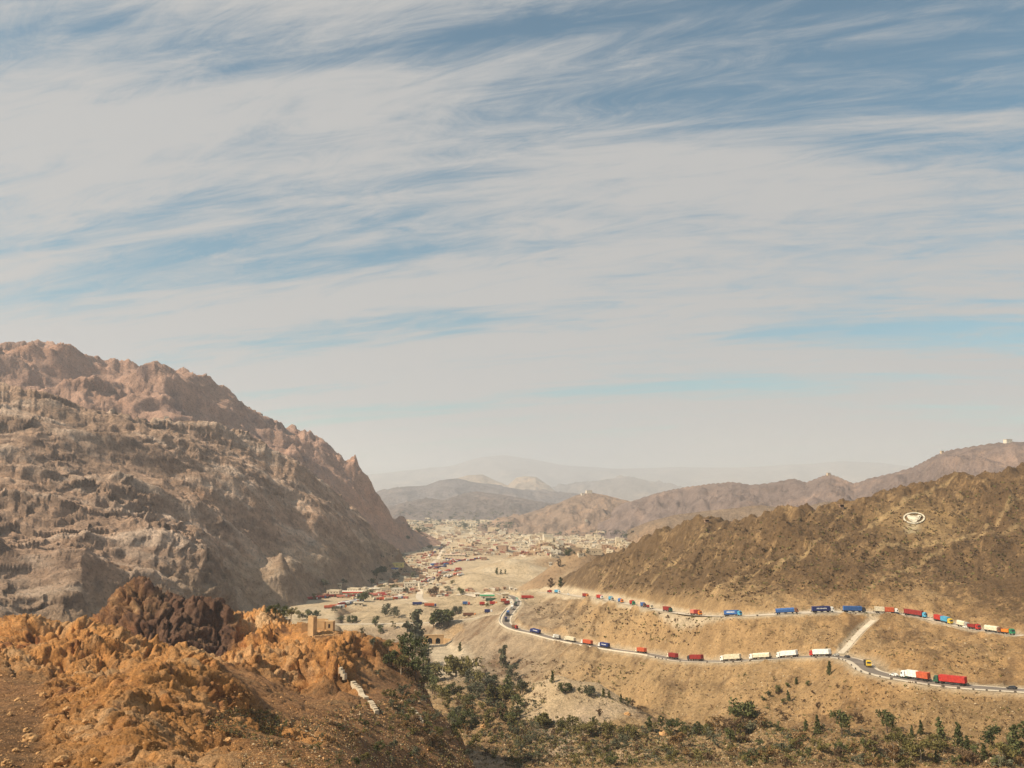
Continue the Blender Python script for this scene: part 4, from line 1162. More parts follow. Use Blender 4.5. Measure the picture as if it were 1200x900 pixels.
# ================================================================== TREES AND SHRUBS
def leaf_mat(name, c, c2):
    m = bpy.data.materials.new(name); m.use_nodes = True
    n, l = m.node_tree.nodes, m.node_tree.links
    b = n['Principled BSDF']; b.inputs['Roughness'].default_value = .75; b.inputs['Specular IOR Level'].default_value = .2
    g = n.new('ShaderNodeNewGeometry'); o = n.new('ShaderNodeObjectInfo')
    t = n.new('ShaderNodeTexNoise'); t.inputs['Scale'].default_value = .8; t.inputs['Detail'].default_value = 3
    l.new(g.outputs['Position'], t.inputs['Vector'])
    a = n.new('ShaderNodeMath'); a.operation = 'MULTIPLY_ADD'; l.new(o.outputs['Random'], a.inputs[0]); a.inputs[1].default_value = .5; l.new(t.outputs['Fac'], a.inputs[2])
    mr = n.new('ShaderNodeMapRange'); mr.inputs['From Min'].default_value = .4; mr.inputs['From Max'].default_value = 1.1; l.new(a.outputs[0], mr.inputs['Value'])
    mx = n.new('ShaderNodeMix'); mx.data_type = 'RGBA'; l.new(mr.outputs[0], mx.inputs['Factor'])
    mx.inputs['A'].default_value = (*c, 1); mx.inputs['B'].default_value = (*c2, 1)
    l.new(mx.outputs['Result'], b.inputs['Base Color'])
    return m
LM = {'dark green': leaf_mat('dark_green_leaves', (.050, .058, .020), (.125, .13, .046)), 'olive': leaf_mat('olive_leaves', (.09, .08, .025), (.20, .165, .055)),
      'grey-green': leaf_mat('grey_green_leaves', (.075, .078, .045), (.15, .145, .085)), 'rusty': leaf_mat('rusty_leaves', (.16, .09, .035), (.26, .16, .065)), 'brown': leaf_mat('brown_twigs', (.09, .055, .03), (.18, .115, .06))}
m_bark = col_mat('pale_bark', (.42, .33, .23), .9, .2, 3); m_bark2 = col_mat('dark_bark', (.10, .07, .05), .9, .2, 3)
def crown(mb, rng, fn, n, size):
    for _ in range(n):
        p = fn(rng)
        a = Vector((rng.gauss(0, 1), rng.gauss(0, 1), rng.gauss(0, 1))).normalized(); b = a.cross(Vector((rng.gauss(0, 1), rng.gauss(0, 1), rng.gauss(0, 1)))).normalized()
        s = size * rng.uniform(.6, 1.35)
        P = Vector(p); q = rng.uniform(.5, .9)
        mb.poly([P - a * s, P + b * s * q, P + a * s, P - b * s * q * .8], [(0, 1, 2, 3)])
def tree_proto(kind, seed):
    """unit-height tree (1 m tall); returns (trunk mesh, crown mesh)"""
    rng = random.Random(seed); T = MB(); K = MB()
    if kind == 'round':
        cl = [(rng.gauss(0, .17), rng.gauss(0, .17), rng.uniform(.30, .84), rng.uniform(.14, .22)) for _ in range(15)]
        T.tube([(0, 0, -.08), (.01, 0, .15), (.02, .01, .35), (.0, .0, .6)], [.035, .028, .022, .008], 6)
    elif kind == 'tall':
        cl = [(rng.gauss(0, .09), rng.gauss(0, .09), .18 + .74 * k / 13, rng.uniform(.11, .17) * (1.1 - .4 * k / 13)) for k in range(14)]
        T.tube([(0, 0, -.06), (.01, 0, .3), (.0, .02, .6), (.0, .0, .9)], [.022, .017, .011, .004], 6)
    elif kind == 'cone':
        cl = [(rng.gauss(0, .04), rng.gauss(0, .04), .08 + .84 * k / 13, .20 * (1.05 - k / 13) + .03) for k in range(14)]
        T.tube([(0, 0, -.06), (0, 0, .3), (0, 0, .8)], [.022, .015, .005], 6)
    elif kind == 'wide':
        cl = [(rng.uniform(-.5, .5), rng.uniform(-.35, .35), rng.uniform(.25, .8), rng.uniform(.18, .28)) for _ in range(18)]
        T.tube([(0, 0, -.1), (.02, 0, .2), (.05, .02, .5)], [.05, .035, .015], 6)
    elif kind == 'thin':
        cl = [(rng.gauss(0, .13), rng.gauss(0, .13), rng.uniform(.35, .95), rng.uniform(.07, .13)) for _ in range(14)]
        T.tube([(0, 0, -.06), (.02, 0, .3), (-.01, .02, .6), (.0, .0, .95)], [.022, .017, .011, .004], 6)
    elif kind == 'shrub':
        cl = [(rng.gauss(0, .28), rng.gauss(0, .28), rng.uniform(.15, .7), rng.uniform(.16, .28)) for _ in range(9)]
        T.tube([(0, 0, -.1), (.03, 0, .2), (.05, .02, .4)], [.04, .03, .015], 5)
    for x, y, z, r in cl[:7]:
        z0 = z * rng.uniform(.35, .6)
        T.tube([(0, 0, z0), (x * .5, y * .5, (z0 + z) / 2), (x, y, z)], [.012, .008, .003], 4, cap=False)
    per = {'thin': 26, 'shrub': 30}.get(kind, 44)
    for x, y, z, r in cl:
        def f(g, x=x, y=y, z=z, r=r):
            d = Vector((g.gauss(0, 1), g.gauss(0, 1), g.gauss(0, 1))).normalized() * (g.random() ** .45) * r
            return (x + d.x, y + d.y, z + d.z * .8)
        crown(K, rng, f, per, .046 if kind not in ('wide', 'shrub') else .075)
    return T, K
TP = {}
def tree_meshes(kind, colour, v):
    key = (kind, colour, v)
    if key not in TP:
        T, K = tree_proto(kind, hash((kind, v)) % 1000 if False else {'round': 1, 'tall': 2, 'cone': 3, 'wide': 4, 'thin': 5, 'shrub': 6}[kind] * 10 + v)
        TP[key] = (T.mesh('trunk', m_bark if colour in ('olive', 'grey-green', 'rusty') else m_bark2), K.mesh('crown', LM[colour]))
    return TP[key]
trees = []
SHAPE = {'round': 'round-crowned', 'tall': 'tall narrow', 'cone': 'cone-shaped', 'wide': 'broad spreading', 'thin': 'sparse thin', 'shrub': 'bushy'}
def plant(px, py, hpx, kind, colour, zone, is_shrub=False, pos=None):
    h = pos or hit(px, py)
    if h is None: return None
    x, y, z = h
    hpx *= 1.0; H_ = hpx * y / 1000.0
    z = ground_z(x, y)
    name = 'shrub' if is_shrub else 'tree'
    r = empty(name, (x, y, z - .02 * H_), random.uniform(0, 6.28))
    v = random.randrange(3)
    t, k = tree_meshes(kind, colour, v)
    w = H_ * random.uniform(.92, 1.12)
    a = obj('trunk', t, r); b = obj('crown', k, r)
    r.scale = (w, w, H_)
    trees.append((r, kind, colour, zone, is_shrub, px, py, hpx))
    return r
Z1, Z2, Z3, Z4, Z5, Z6, Z7, Z8 = ('at the right foot of the road slope', 'in the row below the lower road', 'on the knoll in the gully', 'in the wooded gully below the culvert', 'in the valley beside the local road', 'in the border town', 'on the flats of the far town', 'behind the ruined fort')
EXPL = [
 (987,861,30,'round','dark green',Z1),(1006,848,13,'round','brown',Z1),(1040,859,28,'round','dark green',Z1),(1053,866,14,'round','olive',Z1),(1069,865,15,'cone','dark green',Z1),(1079,861,17,'cone','dark green',Z1),(1102,866,25,'cone','dark green',Z1),
 (1095,873,15,'round','olive',Z1),(1123,875,28,'cone','dark green',Z1),(1134,880,18,'cone','dark green',Z1),(1163,875,28,'round','dark green',Z1),(1189,884,35,'cone','dark green',Z1),(1199,866,20,'tall','dark green',Z1),(1143,888,15,'round','dark green',Z1),
 (1153,890,19,'cone','dark green',Z1),(1176,892,23,'round','olive',Z1),(1079,891,26,'round','olive',Z1),(1068,888,20,'round','olive',Z1),(1059,884,24,'round','olive',Z1),(1097,893,14,'cone','dark green',Z1),(1024,889,22,'thin','olive',Z1),(1017,897,12,'round','olive',Z1),
 (1002,890,20,'thin','rusty',Z1),(1106,883,16,'round','olive',Z1),(1048,896,24,'thin','rusty',Z1),(985,893,18,'thin','brown',Z1),
 (873,843,24,'wide','dark green',Z2),(862,840,14,'round','brown',Z2),(972,791,17,'cone','dark green',Z2),(933,802,9,'cone','dark green',Z2),(923,806,7,'round','dark green',Z2),(912,812,10,'round','dark green',Z2),(901,818,9,'round','dark green',Z2),(894,822,7,'round','dark green',Z2),
 (924,821,12,'cone','dark green',Z2),(918,826,8,'round','dark green',Z2),(958,860,22,'cone','dark green',Z2),(944,857,14,'cone','dark green',Z2),(787,860,19,'round','dark green',Z2),(800,861,16,'round','dark green',Z2),(817,861,15,'tall','dark green',Z2),(829,862,15,'round','olive',Z2),
 (856,871,20,'round','dark green',Z2),(840,860,22,'thin','rusty',Z2),(851,856,16,'thin','brown',Z2),(964,857,10,'round','grey-green',Z2),
 (647,800,14,'cone','dark green',Z3),(663,811,11,'wide','dark green',Z3),(679,812,7,'round','dark green',Z3),(691,815,13,'wide','grey-green',Z3),(707,817,11,'cone','dark green',Z3),(714,818,9,'cone','dark green',Z3),(728,823,10,'cone','dark green',Z3),(736,827,10,'round','dark green',Z3),
 (741,831,11,'thin','brown',Z3),(750,835,9,'round','brown',Z3),(760,857,17,'tall','dark green',Z3),(767,858,13,'thin','olive',Z3),(775,853,14,'tall','dark green',Z3),(740,868,21,'round','olive',Z3),(728,864,13,'round','olive',Z3),(713,864,20,'round','olive',Z3),(670,856,19,'round','olive',Z3),
 (683,863,16,'round','olive',Z3),(637,851,15,'wide','olive',Z3),(693,861,17,'round','olive',Z3),(625,868,12,'round','grey-green',Z3),(715,899,13,'round','dark green',Z3),(674,898,14,'round','olive',Z3),(655,853,9,'round','dark green',Z3),(702,842,12,'thin','brown',Z3),
 (484,758,44,'tall','grey-green',Z4),(491,756,30,'tall','grey-green',Z4),(474,764,24,'round','dark green',Z4),(483,776,30,'round','dark green',Z4),(496,778,26,'round','dark green',Z4),(459,781,22,'round','dark green',Z4),(470,790,24,'round','olive',Z4),(487,797,28,'round','dark green',Z4),(500,802,24,'round','dark green',Z4),
 (455,764,16,'round','olive',Z4),(478,800,18,'thin','brown',Z4),(535,792,26,'wide','olive',Z4),(545,790,20,'round','olive',Z4),(558,787,17,'thin','olive',Z4),(589,785,28,'tall','grey-green',Z4),(600,797,20,'round','grey-green',Z4),(612,817,22,'round','grey-green',Z4),(539,763,11,'cone','dark green',Z4),
 (507,813,24,'round','dark green',Z4),(517,822,20,'round','olive',Z4),(527,818,18,'round','dark green',Z4),(537,818,17,'round','olive',Z4),(562,816,17,'round','grey-green',Z4),(545,828,15,'round','olive',Z4),(577,818,15,'round','grey-green',Z4),(530,847,15,'round','dark green',Z4),(534,858,13,'round','dark green',Z4),
 (558,877,18,'round','olive',Z4),(570,806,18,'tall','grey-green',Z4),(595,812,20,'tall','dark green',Z4),(606,830,18,'round','dark green',Z4),(572,845,16,'round','olive',Z4),(588,838,14,'thin','brown',Z4),(552,842,15,'thin','rusty',Z4),(598,850,14,'round','olive',Z4),(545,865,16,'thin','rusty',Z4),
 (443,882,14,'round','dark green',Z4),(429,893,13,'round','olive',Z4),(487,889,15,'round','grey-green',Z4),(502,877,14,'thin','brown',Z4),
 (437,758,11,'round','grey-green',Z5),(400,730,9,'round','dark green',Z5),(413,730,9,'wide','dark green',Z5),(440,734,14,'round','dark green',Z5),(446,743,11,'round','dark green',Z5),(452,723,18,'round','grey-green',Z5),(462,724,15,'round','grey-green',Z5),(517,733,22,'wide','dark green',Z5),(526,733,20,'round','dark green',Z5),
 (508,736,12,'thin','brown',Z5),(536,719,10,'wide','grey-green',Z5),(571,713,7,'round','olive',Z5),(424,746,11,'thin','grey-green',Z5),(461,738,10,'thin','olive',Z5),
 (315,720,12,'round','dark green',Z8),(323,722,15,'round','dark green',Z8),(332,724,16,'round','dark green',Z8),(341,726,15,'round','olive',Z8),(351,727,13,'round','olive',Z8),(361,727,14,'round','dark green',Z8),(370,727,13,'round','dark green',Z8),(392,718,9,'round','grey-green',Z8),
 (380,688,11,'round','grey-green',Z6),(403,685,8,'round','grey-green',Z6),(441,678,13,'round','dark green',Z6),(448,672,10,'wide','dark green',Z6),(436,686,9,'round','dark green',Z6),(465,680,12,'round','grey-green',Z6),(484,679,10,'round','grey-green',Z6),(463,694,10,'round','dark green',Z6),(425,705,13,'wide','dark green',Z6),
 (432,700,10,'round','dark green',Z6),(509,699,14,'round','brown',Z6),(525,694,8,'round','grey-green',Z6),(530,686,7,'round','olive',Z6),(540,698,11,'round','dark green',Z6),(514,683,8,'round','brown',Z6),(582,673,8,'tall','dark green',Z6),(587,673,6,'tall','dark green',Z6),(592,673,6,'tall','dark green',Z6),
 (446,692,8,'round','olive',Z6),(476,696,9,'round','grey-green',Z6),(368,703,8,'round','olive',Z6),
 (497,624,7,'wide','grey-green',Z7),(490,624,6,'wide','dark green',Z7),(503,623,6,'wide','grey-green',Z7),(545,619,7,'wide','dark green',Z7),(537,620,5,'wide','grey-green',Z7),(504,643,5,'wide','dark green',Z7),(666,651,8,'wide','dark green',Z7),(673,650,4,'round','dark green',Z7),(681,650,6,'tall','brown',Z7),(688,649,7,'tall','dark green',Z7),
 (655,664,9,'tall','brown',Z7),(645,689,12,'tall','brown',Z7),(657,688,12,'tall','dark green',Z7),(697,627,3,'wide','dark green',Z7),(734,628,3,'wide','dark green',Z7),(515,612,4,'wide','grey-green',Z7),(528,608,4,'wide','grey-green',Z7),(560,612,4,'wide','grey-green',Z7),(478,632,5,'wide','grey-green',Z7)]
for a in EXPL: plant(*a)

rs = random.Random(5)
SHZ = [('on the slope under the fort', 60, [(400, 845), (470, 815), (560, 880), (560, 900), (330, 900), (300, 850)], 7, ('olive', 'brown', 'rusty', 'dark green', 'grey-green')),
       ('right of the pale stone wall', 50, [(440, 785), (500, 822), (540, 870), (500, 880), (455, 830)], 8, ('olive', 'brown', 'grey-green', 'rusty')),
       ('on the gully floor', 80, [(520, 815), (630, 800), (640, 880), (600, 899), (540, 890)], 9, ('olive', 'brown', 'dark green', 'grey-green')),
       ('in front of the knoll', 70, [(600, 845), (790, 860), (800, 899), (600, 899)], 9, ('olive', 'grey-green', 'dark green', 'brown', 'olive')),
       ('in the bottom right thicket', 70, [(790, 858), (880, 850), (1000, 868), (1010, 899), (800, 899)], 12, ('olive', 'rusty', 'dark green', 'brown', 'grey-green', 'olive')),
       ('along the right foot', 40, [(1000, 872), (1200, 880), (1200, 899), (1000, 899)], 12, ('olive', 'rusty', 'dark green', 'brown', 'grey-green', 'olive')),
       ('on the bare slope under the lower road', 16, [(860, 790), (1000, 800), (1010, 850), (880, 840)], 5, ('dark green', 'brown'))]
def inpoly(x, y, P):
    c = False; j = len(P) - 1
    for i in range(len(P)):
        if (P[i][1] > y) != (P[j][1] > y) and x < (P[j][0] - P[i][0]) * (y - P[i][1]) / (P[j][1] - P[i][1]) + P[i][0]: c = not c
        j = i
    return c
for zone, n, P, hp, cols in SHZ:
    k = 0
    while k < n:
        x = rs.uniform(min(p[0] for p in P), max(p[0] for p in P)); y = rs.uniform(min(p[1] for p in P), max(p[1] for p in P))
        if not inpoly(x, y, P): continue
        k += 1
        q = rs.random()
        kind = 'shrub' if q < .78 else ('round' if q < .9 else 'thin')
        plant(x, y, hp * rs.uniform(.6, 1.25) * (1 if kind == 'shrub' else 1.5), kind, rs.choice(cols), zone, is_shrub=(kind == 'shrub'))
k = 0
while k < 24:
    x, y = rs.uniform(470, 622), rs.uniform(782, 862)
    if not inpoly(x, y, [(474, 786), (520, 796), (600, 792), (622, 830), (590, 862), (545, 858), (508, 822)]): continue
    k += 1
    plant(x, y, rs.uniform(13, 24), rs.choice(('round', 'round', 'round', 'thin', 'tall')), rs.choice(('dark green', 'olive', 'olive', 'grey-green')), rs.choice((Z4, 'in the gully under the hairpin')))
# each gets its own words: look, place, and its place among its like
groups = {}
for t in trees:
    r, kind, colour, zone, sh, px, py, hp = t
    size = 'small' if hp < 9 else ('large' if hp > 18 else 'mid-sized')
    if zone in (Z6, Z7, Z8, Z5): size = ''
    groups.setdefault((size, colour, SHAPE[kind] if not sh else '', 'shrub' if sh else 'tree', zone), []).append(t)
for key, L in groups.items():
    L.sort(key=lambda t: pxof(t[0]))
    for i, t in enumerate(L):
        size, colour, shp, kd, zone = key
        lab = ' '.join(w for w in (size, colour, shp, kd, zone) if w)
        o_ = ordn(i, len(L))
        if o_: lab += ', ' + o_
        if len(lab.split()) > 16: lab = lab.replace(size + ' ', '', 1).replace(' among the rest', '')
        tag(t[0], lab, kd, ('shrubs ' if kd == 'shrub' else 'trees ') + zone)

# low scrub and loose stones nobody could count
def z_many(x, y):
    return [ground_z(a, b) for a, b in zip(x, y)]
def scatter_pts(n, polys, seed, ymin=0):
    g = random.Random(seed); out = []
    while len(out) < n:
        P = g.choice(polys)
        x = g.uniform(min(p[0] for p in P), max(p[0] for p in P)); y = g.uniform(min(p[1] for p in P), max(p[1] for p in P))
        if inpoly(x, y, P):
            h = hit(x, y)
            if h: out.append(h)
    return out
NEARP = [[(300, 850), (470, 815), (560, 900), (280, 900)], [(600, 800), (640, 800), (640, 899), (520, 899), (480, 800), (560, 780)], [(600, 840), (800, 855), (800, 899), (590, 899)], [(800, 850), (1000, 855), (1200, 875), (1200, 899), (800, 899)], [(270, 830), (330, 835), (330, 880), (240, 850)]]
SLOPEP = [[(560, 770), (700, 775), (900, 785), (1000, 790), (1200, 820), (1200, 870), (900, 850), (700, 830), (560, 790)], [(620, 705), (1180, 750), (1180, 800), (1020, 770), (900, 765), (640, 740)], [(700, 660), (830, 620), (1200, 560), (1200, 735), (900, 712), (700, 690)]]
def stuff_mesh(name, pts, maker, mats, label):
    b = MB()
    for p in pts: maker(b, p)
    o = obj(name, b.mesh(name, mats)); o['kind'] = 'stuff'; o['label'] = label
    return o
g2 = random.Random(9)
def tuft(b, p):
    s = g2.uniform(.35, 1.25) * min(1.25, max(.22, (p[1] - 60) / 340)); mi = g2.randrange(3)
    for k in range(9):
        c = Vector(p) + Vector((g2.gauss(0, .5) * s, g2.gauss(0, .5) * s, abs(g2.gauss(.3, .3)) * s))
        a = Vector((g2.gauss(0, 1), g2.gauss(0, 1), g2.gauss(0, 1))).normalized() * s * .34; d = a.cross(Vector((g2.gauss(0, 1), g2.gauss(0, 1), g2.gauss(0, 1)))).normalized() * s * .3
        b.poly([c - a, c + d, c + a, c - d], [(0, 1, 2, 3)], mi)
stuff_mesh('scrub', scatter_pts(7200, NEARP + NEARP[2:4], 3), tuft, [LM['olive'], LM['brown'], LM['grey-green']], 'low dry scrub scattered over the near slopes and gully')
def tuft2(b, p):
    if g2.random() < .3: return
    s = g2.uniform(.3, 1.1) * (1.9 if p[1] > 640 else .9); mi = g2.randrange(3)
    for k in range(4):
        c = Vector(p) + Vector((g2.gauss(0, .5) * s, g2.gauss(0, .5) * s, abs(g2.gauss(.25, .25)) * s))
        a = Vector((g2.gauss(0, 1), g2.gauss(0, 1), g2.gauss(0, 1))).normalized() * s * .5; d = a.cross(Vector((g2.gauss(0, 1), g2.gauss(0, 1), g2.gauss(0, 1)))).normalized() * s * .42
        b.poly([c - a, c + d, c + a, c - d], [(0, 1, 2, 3)], mi)
stuff_mesh('scrub', scatter_pts(8500, SLOPEP + [SLOPEP[2]], 4), tuft2, [LM['brown'], LM['brown'], LM['olive']], 'sparse brown scrub dotted over the road slopes and the brown ridge')
def pebble(b, p, smin=.08, smax=.38):
    s = g2.uniform(smin, smax) * min(1.1, max(.3, p[1] / 330)) * (1 if g2.random() < .9 else 2); r = [g2.uniform(.7, 1.2) for _ in range(6)]
    x, y, z = p
    b.poly([(x - s * r[0], y, z), (x, y - s * r[1], z), (x + s * r[2], y, z), (x, y + s * r[3], z), (x, y, z + s * r[4] * .8)], [(0, 1, 4), (1, 2, 4), (2, 3, 4), (3, 0, 4)])
m_stone = col_mat('pale_stone', (.48, .36, .22), .95, .2, .6); m_stone2 = col_mat('orange_stone', (.47, .26, .11), .95, .25, .6)
stuff_mesh('loose_stones', scatter_pts(5200, SLOPEP[:2] + NEARP[:4], 6), pebble, m_stone, 'loose pale stones strewn over the slopes below the roads')
stuff_mesh('rubble', scatter_pts(3200, [NEARP[0], [(0, 790), (110, 790), (150, 900), (0, 900)], [(150, 850), (300, 800), (400, 820), (420, 899), (150, 899)]], 8), pebble, m_stone2, 'orange rubble on the near rocky ground')

# boulders one can tell apart
def boulder_mesh(seed):
    import bmesh
    bm = bmesh.new(); bmesh.ops.create_icosphere(bm, subdivisions=3, radius=1)
    co = np.array([v.co[:] for v in bm.verts])
    p, e = facets(co[:, 0] * 1.3 + seed * 7, co[:, 1] * 1.3, co[:, 2] * 1.3, seed)
    n = fbm(co[:, 0] * 2 + seed, co[:, 1] * 2, co[:, 2] * 2, 3, .5, seed=seed)
    for v, a, b in zip(bm.verts, p, n):
        v.co = v.co * float(1 + a * .32 + b * .16); v.co.z *= .8
    me = bpy.data.meshes.new('boulder'); bm.to_mesh(me); bm.free(); me.materials.append(m_bould)
    return me
m_bould = col_mat('boulder_rock', (.46, .265, .115), .95, .35, 1.2)
BM_ = [boulder_mesh(s) for s in range(5)]
BOULD = [(35, 868, 17, 'large orange boulder at the bottom left corner'), (72, 893, 15, 'pale boulder below the large orange one at bottom left'), (31, 857, 8, 'small boulder just above the large orange one'), (57, 842, 10, 'dark-sided boulder on the left dirt slope'),
         (18, 880, 7, 'small boulder left of the large orange one at bottom left'), (64, 863, 5, 'small stone right of the large orange boulder'), (92, 868, 9, 'boulder at the foot of the pale rock ridge'), (45, 884, 6, 'small boulder between the two big ones at bottom left'), (12, 838, 6, 'small boulder at the left edge'),
         (100, 846, 7, 'boulder on the dirt slope under the grey cliff'), (567, 853, 9, 'pale rounded boulder in the wooded gully'), (778, 862, 10, 'pale rounded boulder below the lower slope, right of the knoll'), (735, 838, 7, 'dark-sided boulder at the right end of the knoll')]
BOULD += [(22, 822, 9, 'rusty boulder high on the left dirt slope'), (78, 832, 8, 'angular boulder on the dirt slope beside the rocky ridge'), (8, 896, 12, 'half-hidden boulder in the bottom left corner'), (110, 892, 8, 'boulder just right of the pale one at bottom left'),
          (50, 815, 7, 'topmost boulder on the left dirt slope'), (85, 856, 5, 'smallest boulder by the foot of the pale rock ridge'), (268, 868, 8, 'boulder on the brown slope right of the near orange ridge'), (330, 852, 7, 'lone boulder in the middle of the near brown slope')]
for i, (px, py, w, lab) in enumerate(BOULD):
    h = hit(px, py)
    if not h: continue
    s = w * h[1] / 2000
    o = obj('boulder', BM_[i % 5], None, (h[0], h[1], ground_z(h[0], h[1]) + s * .25), i * 1.3); o.scale = (s, s * .9, s * .85)
    tag(o, lab, 'boulder', 'boulders on the near slopes')

# ================================================================== RUINED FORT
m_adobe = col_mat('sandy_mud_brick', (.50, .32, .16), .95, .18, .5); m_dark = col_mat('dark_opening', (.03, .02, .015), .95); m_pale = col_mat('pale_masonry', (.52, .43, .31), .95, .15, .5)  # mud brick is one even sandy colour, for fort and culvert
fx, fy, fz = W(366, 744, 400)
fort = empty('ruined_fort', (fx, fy, fz)); tag(fort, 'ruined mud-brick hill fort with a tall broken wall on the orange crag', 'fort')
def fort_part(name, mb, mat=m_adobe, parent=fort): return obj(name, mb.mesh(name, mat), parent)
def ragged_wall(b, x0, x1, y0, y1, z0, z1, n, drop, seed, at=(0, 0), rot=0):
    g = random.Random(seed)
    for k in range(n):
        a0 = x0 + (x1 - x0) * k / n; a1 = x0 + (x1 - x0) * (k + 1) / n - .004
        b.box(a0, a1, y0, y1, z0, z1 - g.uniform(0, drop), rot=rot, at=at)
def loc(px, py, Y):
    p = W(px, py, Y); return p[0] - fx, p[1] - fy, p[2] - fz
b = MB(); x, y, z = loc(365, 751, 396)
ragged_wall(b, -1.6, 1.6, -.9, 1.6, z - 1.5, z + 11.2, 4, .7, 3, at=(x, y), rot=-.5); fort_part('tower_wall', b)
b = MB(); b.box(.2, 1.0, -1.1, -.93, z + .6, z + 2.2, at=(x, y), rot=-.5); fort_part('doorway', b, m_dark)
b = MB(); x, y, z = loc(358.5, 741, 402); ragged_wall(b, -2.0, 1.9, -.4, .4, z - 1.5, z + 4.4, 5, 1.0, 4, at=(x, y), rot=.25); fort_part('side_wall', b)
b = MB(); x, y, z = loc(374.5, 737, 408); b.box(-3.8, 3.2, -2.6, 2.6, z - 3, z + 3.6, at=(x, y), rot=-.12); fort_part('room', b)
b2 = MB()
for s in (-1, 1): b2.box(-3.8, 3.2, s * 2.45 - .18, s * 2.45 + .18, z + 3.6, z + 4.3, at=(x, y), rot=-.12)
b2.box(-3.83, -3.4, -2.3, 2.3, z + 3.6, z + 4.25, at=(x, y), rot=-.12); fort_part('parapet', b2)
b = MB(); x, y, z = loc(387, 736, 404); b.box(-1.7, 1.7, -1.5, 1.8, z - 3, z + 3.2, at=(x, y), rot=-.1); fort_part('room', b)
b = MB(); b.box(-.5, .4, -1.55, -1.4, z + .3, z + 2.0, at=(x, y), rot=-.1); fort_part('doorway', b, m_dark)
b = MB(); x, y, z = loc(379, 752.5, 393); ragged_wall(b, -4.0, 4.0, -.45, .45, z - 2.5, z + 3.2, 8, .5, 7, at=(x, y), rot=.35); fort_part('front_wall', b)
b = MB(); x, y, z = loc(370.5, 757, 393); b.box(-.8, .8, -.9, .9, z - 2, z + 2.6, at=(x, y), rot=.3, taper=.1); fort_part('buttress', b)
def slope_wall(name, pts, w, h, label, mat=m_pale, cat='wall'):
    P = [hit(*p) for p in pts]; P = [p for p in P if p]
    line = resample(np.array(P), 1.4)
    mb = MB(); g = random.Random(len(pts) * 7)
    for i in range(len(line) - 1):
        a, c = line[i], line[i + 1]; d = c - a; ang = math.atan2(d[1], d[0]); Lh = math.hypot(d[0], d[1])
        z = ground_z(a[0], a[1])
        mb.box(0, Lh + .02, -w / 2, w / 2, z - 1.5, z + h + g.uniform(-.12, .12), rot=ang, at=(a[0], a[1]))
    o = obj(name, mb.mesh(name, mat)); tag(o, label, cat, 'pale broken walls under the fort')
slope_wall('stone_wall', [(398, 784), (402, 790), (407, 798)], 1.7, .7, 'upper stub of the pale stone wall just below the fort crag')
slope_wall('stone_wall', [(413, 800), (422, 809), (430, 819)], 1.6, .7, 'middle length of the pale stone wall running down from the fort')
slope_wall('stone_wall', [(433, 823), (438, 830), (442, 837)], 1.5, .7, 'lowest length of the pale stone wall running down from the fort')
slope_wall('stone_wall', [(481, 830), (489, 838), (495, 848)], 1.0, .6, 'thin pale stone wall on the scrubby slope above the wooded gully')

# ================================================================== CULVERT
cx_, cy_, cz_ = W(508.5, 753.5, 946)
cz_ = -169.8
cul = empty('culvert', (cx_, cy_, cz_)); tag(cul, 'twin-arched stone culvert under the embankment above the pale dry wash', 'culvert')
def arch_wall():
    b = MB(); y0, y1 = 0, 7; R_ = 2.5; c0 = (-4.3, 4.3); top = 8.2
    xs = [-9, 9]
    # front wall built as a strip round both arches
    n = 10
    for cx in c0:
        ring = [(cx - R_, 0)] + [(cx + R_ * math.cos(math.pi - math.pi * k / n), 3.2 + R_ * math.sin(math.pi * k / n)) for k in range(n + 1)] + [(cx + R_, 0)]
        outer = [(x, 0 if i in (0, len(ring) - 1) else top) for i, (x, z) in enumerate(ring)]
        P = [(x, y0, z) for x, z in ring] + [(x, y0, top) for x, z in ring]
        m = len(ring)
        b.poly(P, [(i, i + 1, i + 1 + m, i + m) for i in range(1, m - 2)])
        P = [(x, y0, z) for x, z in ring] + [(x, y1, z) for x, z in ring]
        b.poly(P, [(i + 1, i, i + m, i + 1 + m) for i in range(m - 1)], 1)
        b.poly([(x, y1, z) for x, z in ring], [tuple(range(m))], 1)
    for x0, x1 in ((-10.5, c0[0] - R_), (c0[0] + R_, c0[1] - R_), (c0[1] + R_, 10.5)): b.box(x0, x1, 0, 2.0, -3, top)
    b.box(-10.6, 10.6, -.25, 2.2, top, top + .8)
    return b
obj('headwall', arch_wall().mesh('headwall', [m_adobe, m_dark]), cul)
for s, rz in ((-1, .5), (1, -.5)):
    b = MB(); b.box(0, 9, -.4, .4, -3, 5.5); obj('wing_wall', b.mesh('wing_wall', m_adobe), cul, (s * 10.4, .2, 0), rz if s > 0 else math.pi - rz)

# ================================================================== WHITE EMBLEM ON THE RIDGE
m_lime = col_mat('whitewashed_stones', (.58, .51, .38), .95, .4, .25)
em = hit(1071, 611)
emb = empty('hillside_emblem', em); tag(emb, 'white oval badge laid out in whitewashed stones on the brown ridge', 'emblem')
def drape(name, polys, lift=.9):
    b = MB()
    for P in polys:
        Q = []
        for px, py in P:
            u, e = ue(px, py); t = (py - 608) / 8.0
            h = H.hit(px, py) or em
            Q.append((h[0], h[1], H.z(h[0], h[1]) + lift))
        if max(q[1] for q in Q) - min(q[1] for q in Q) > 90: continue
        b.poly([(x - em[0], y - em[1], z - em[2]) for x, y, z in Q], [tuple(range(len(Q)))])
    return obj(name, b.mesh(name, m_lime), emb)
def oval(cx, cy, a, b_, t): return (cx + a * math.cos(t), cy - b_ * math.sin(t) * (1 if math.sin(t) > 0 else 1.15))
N_ = 40
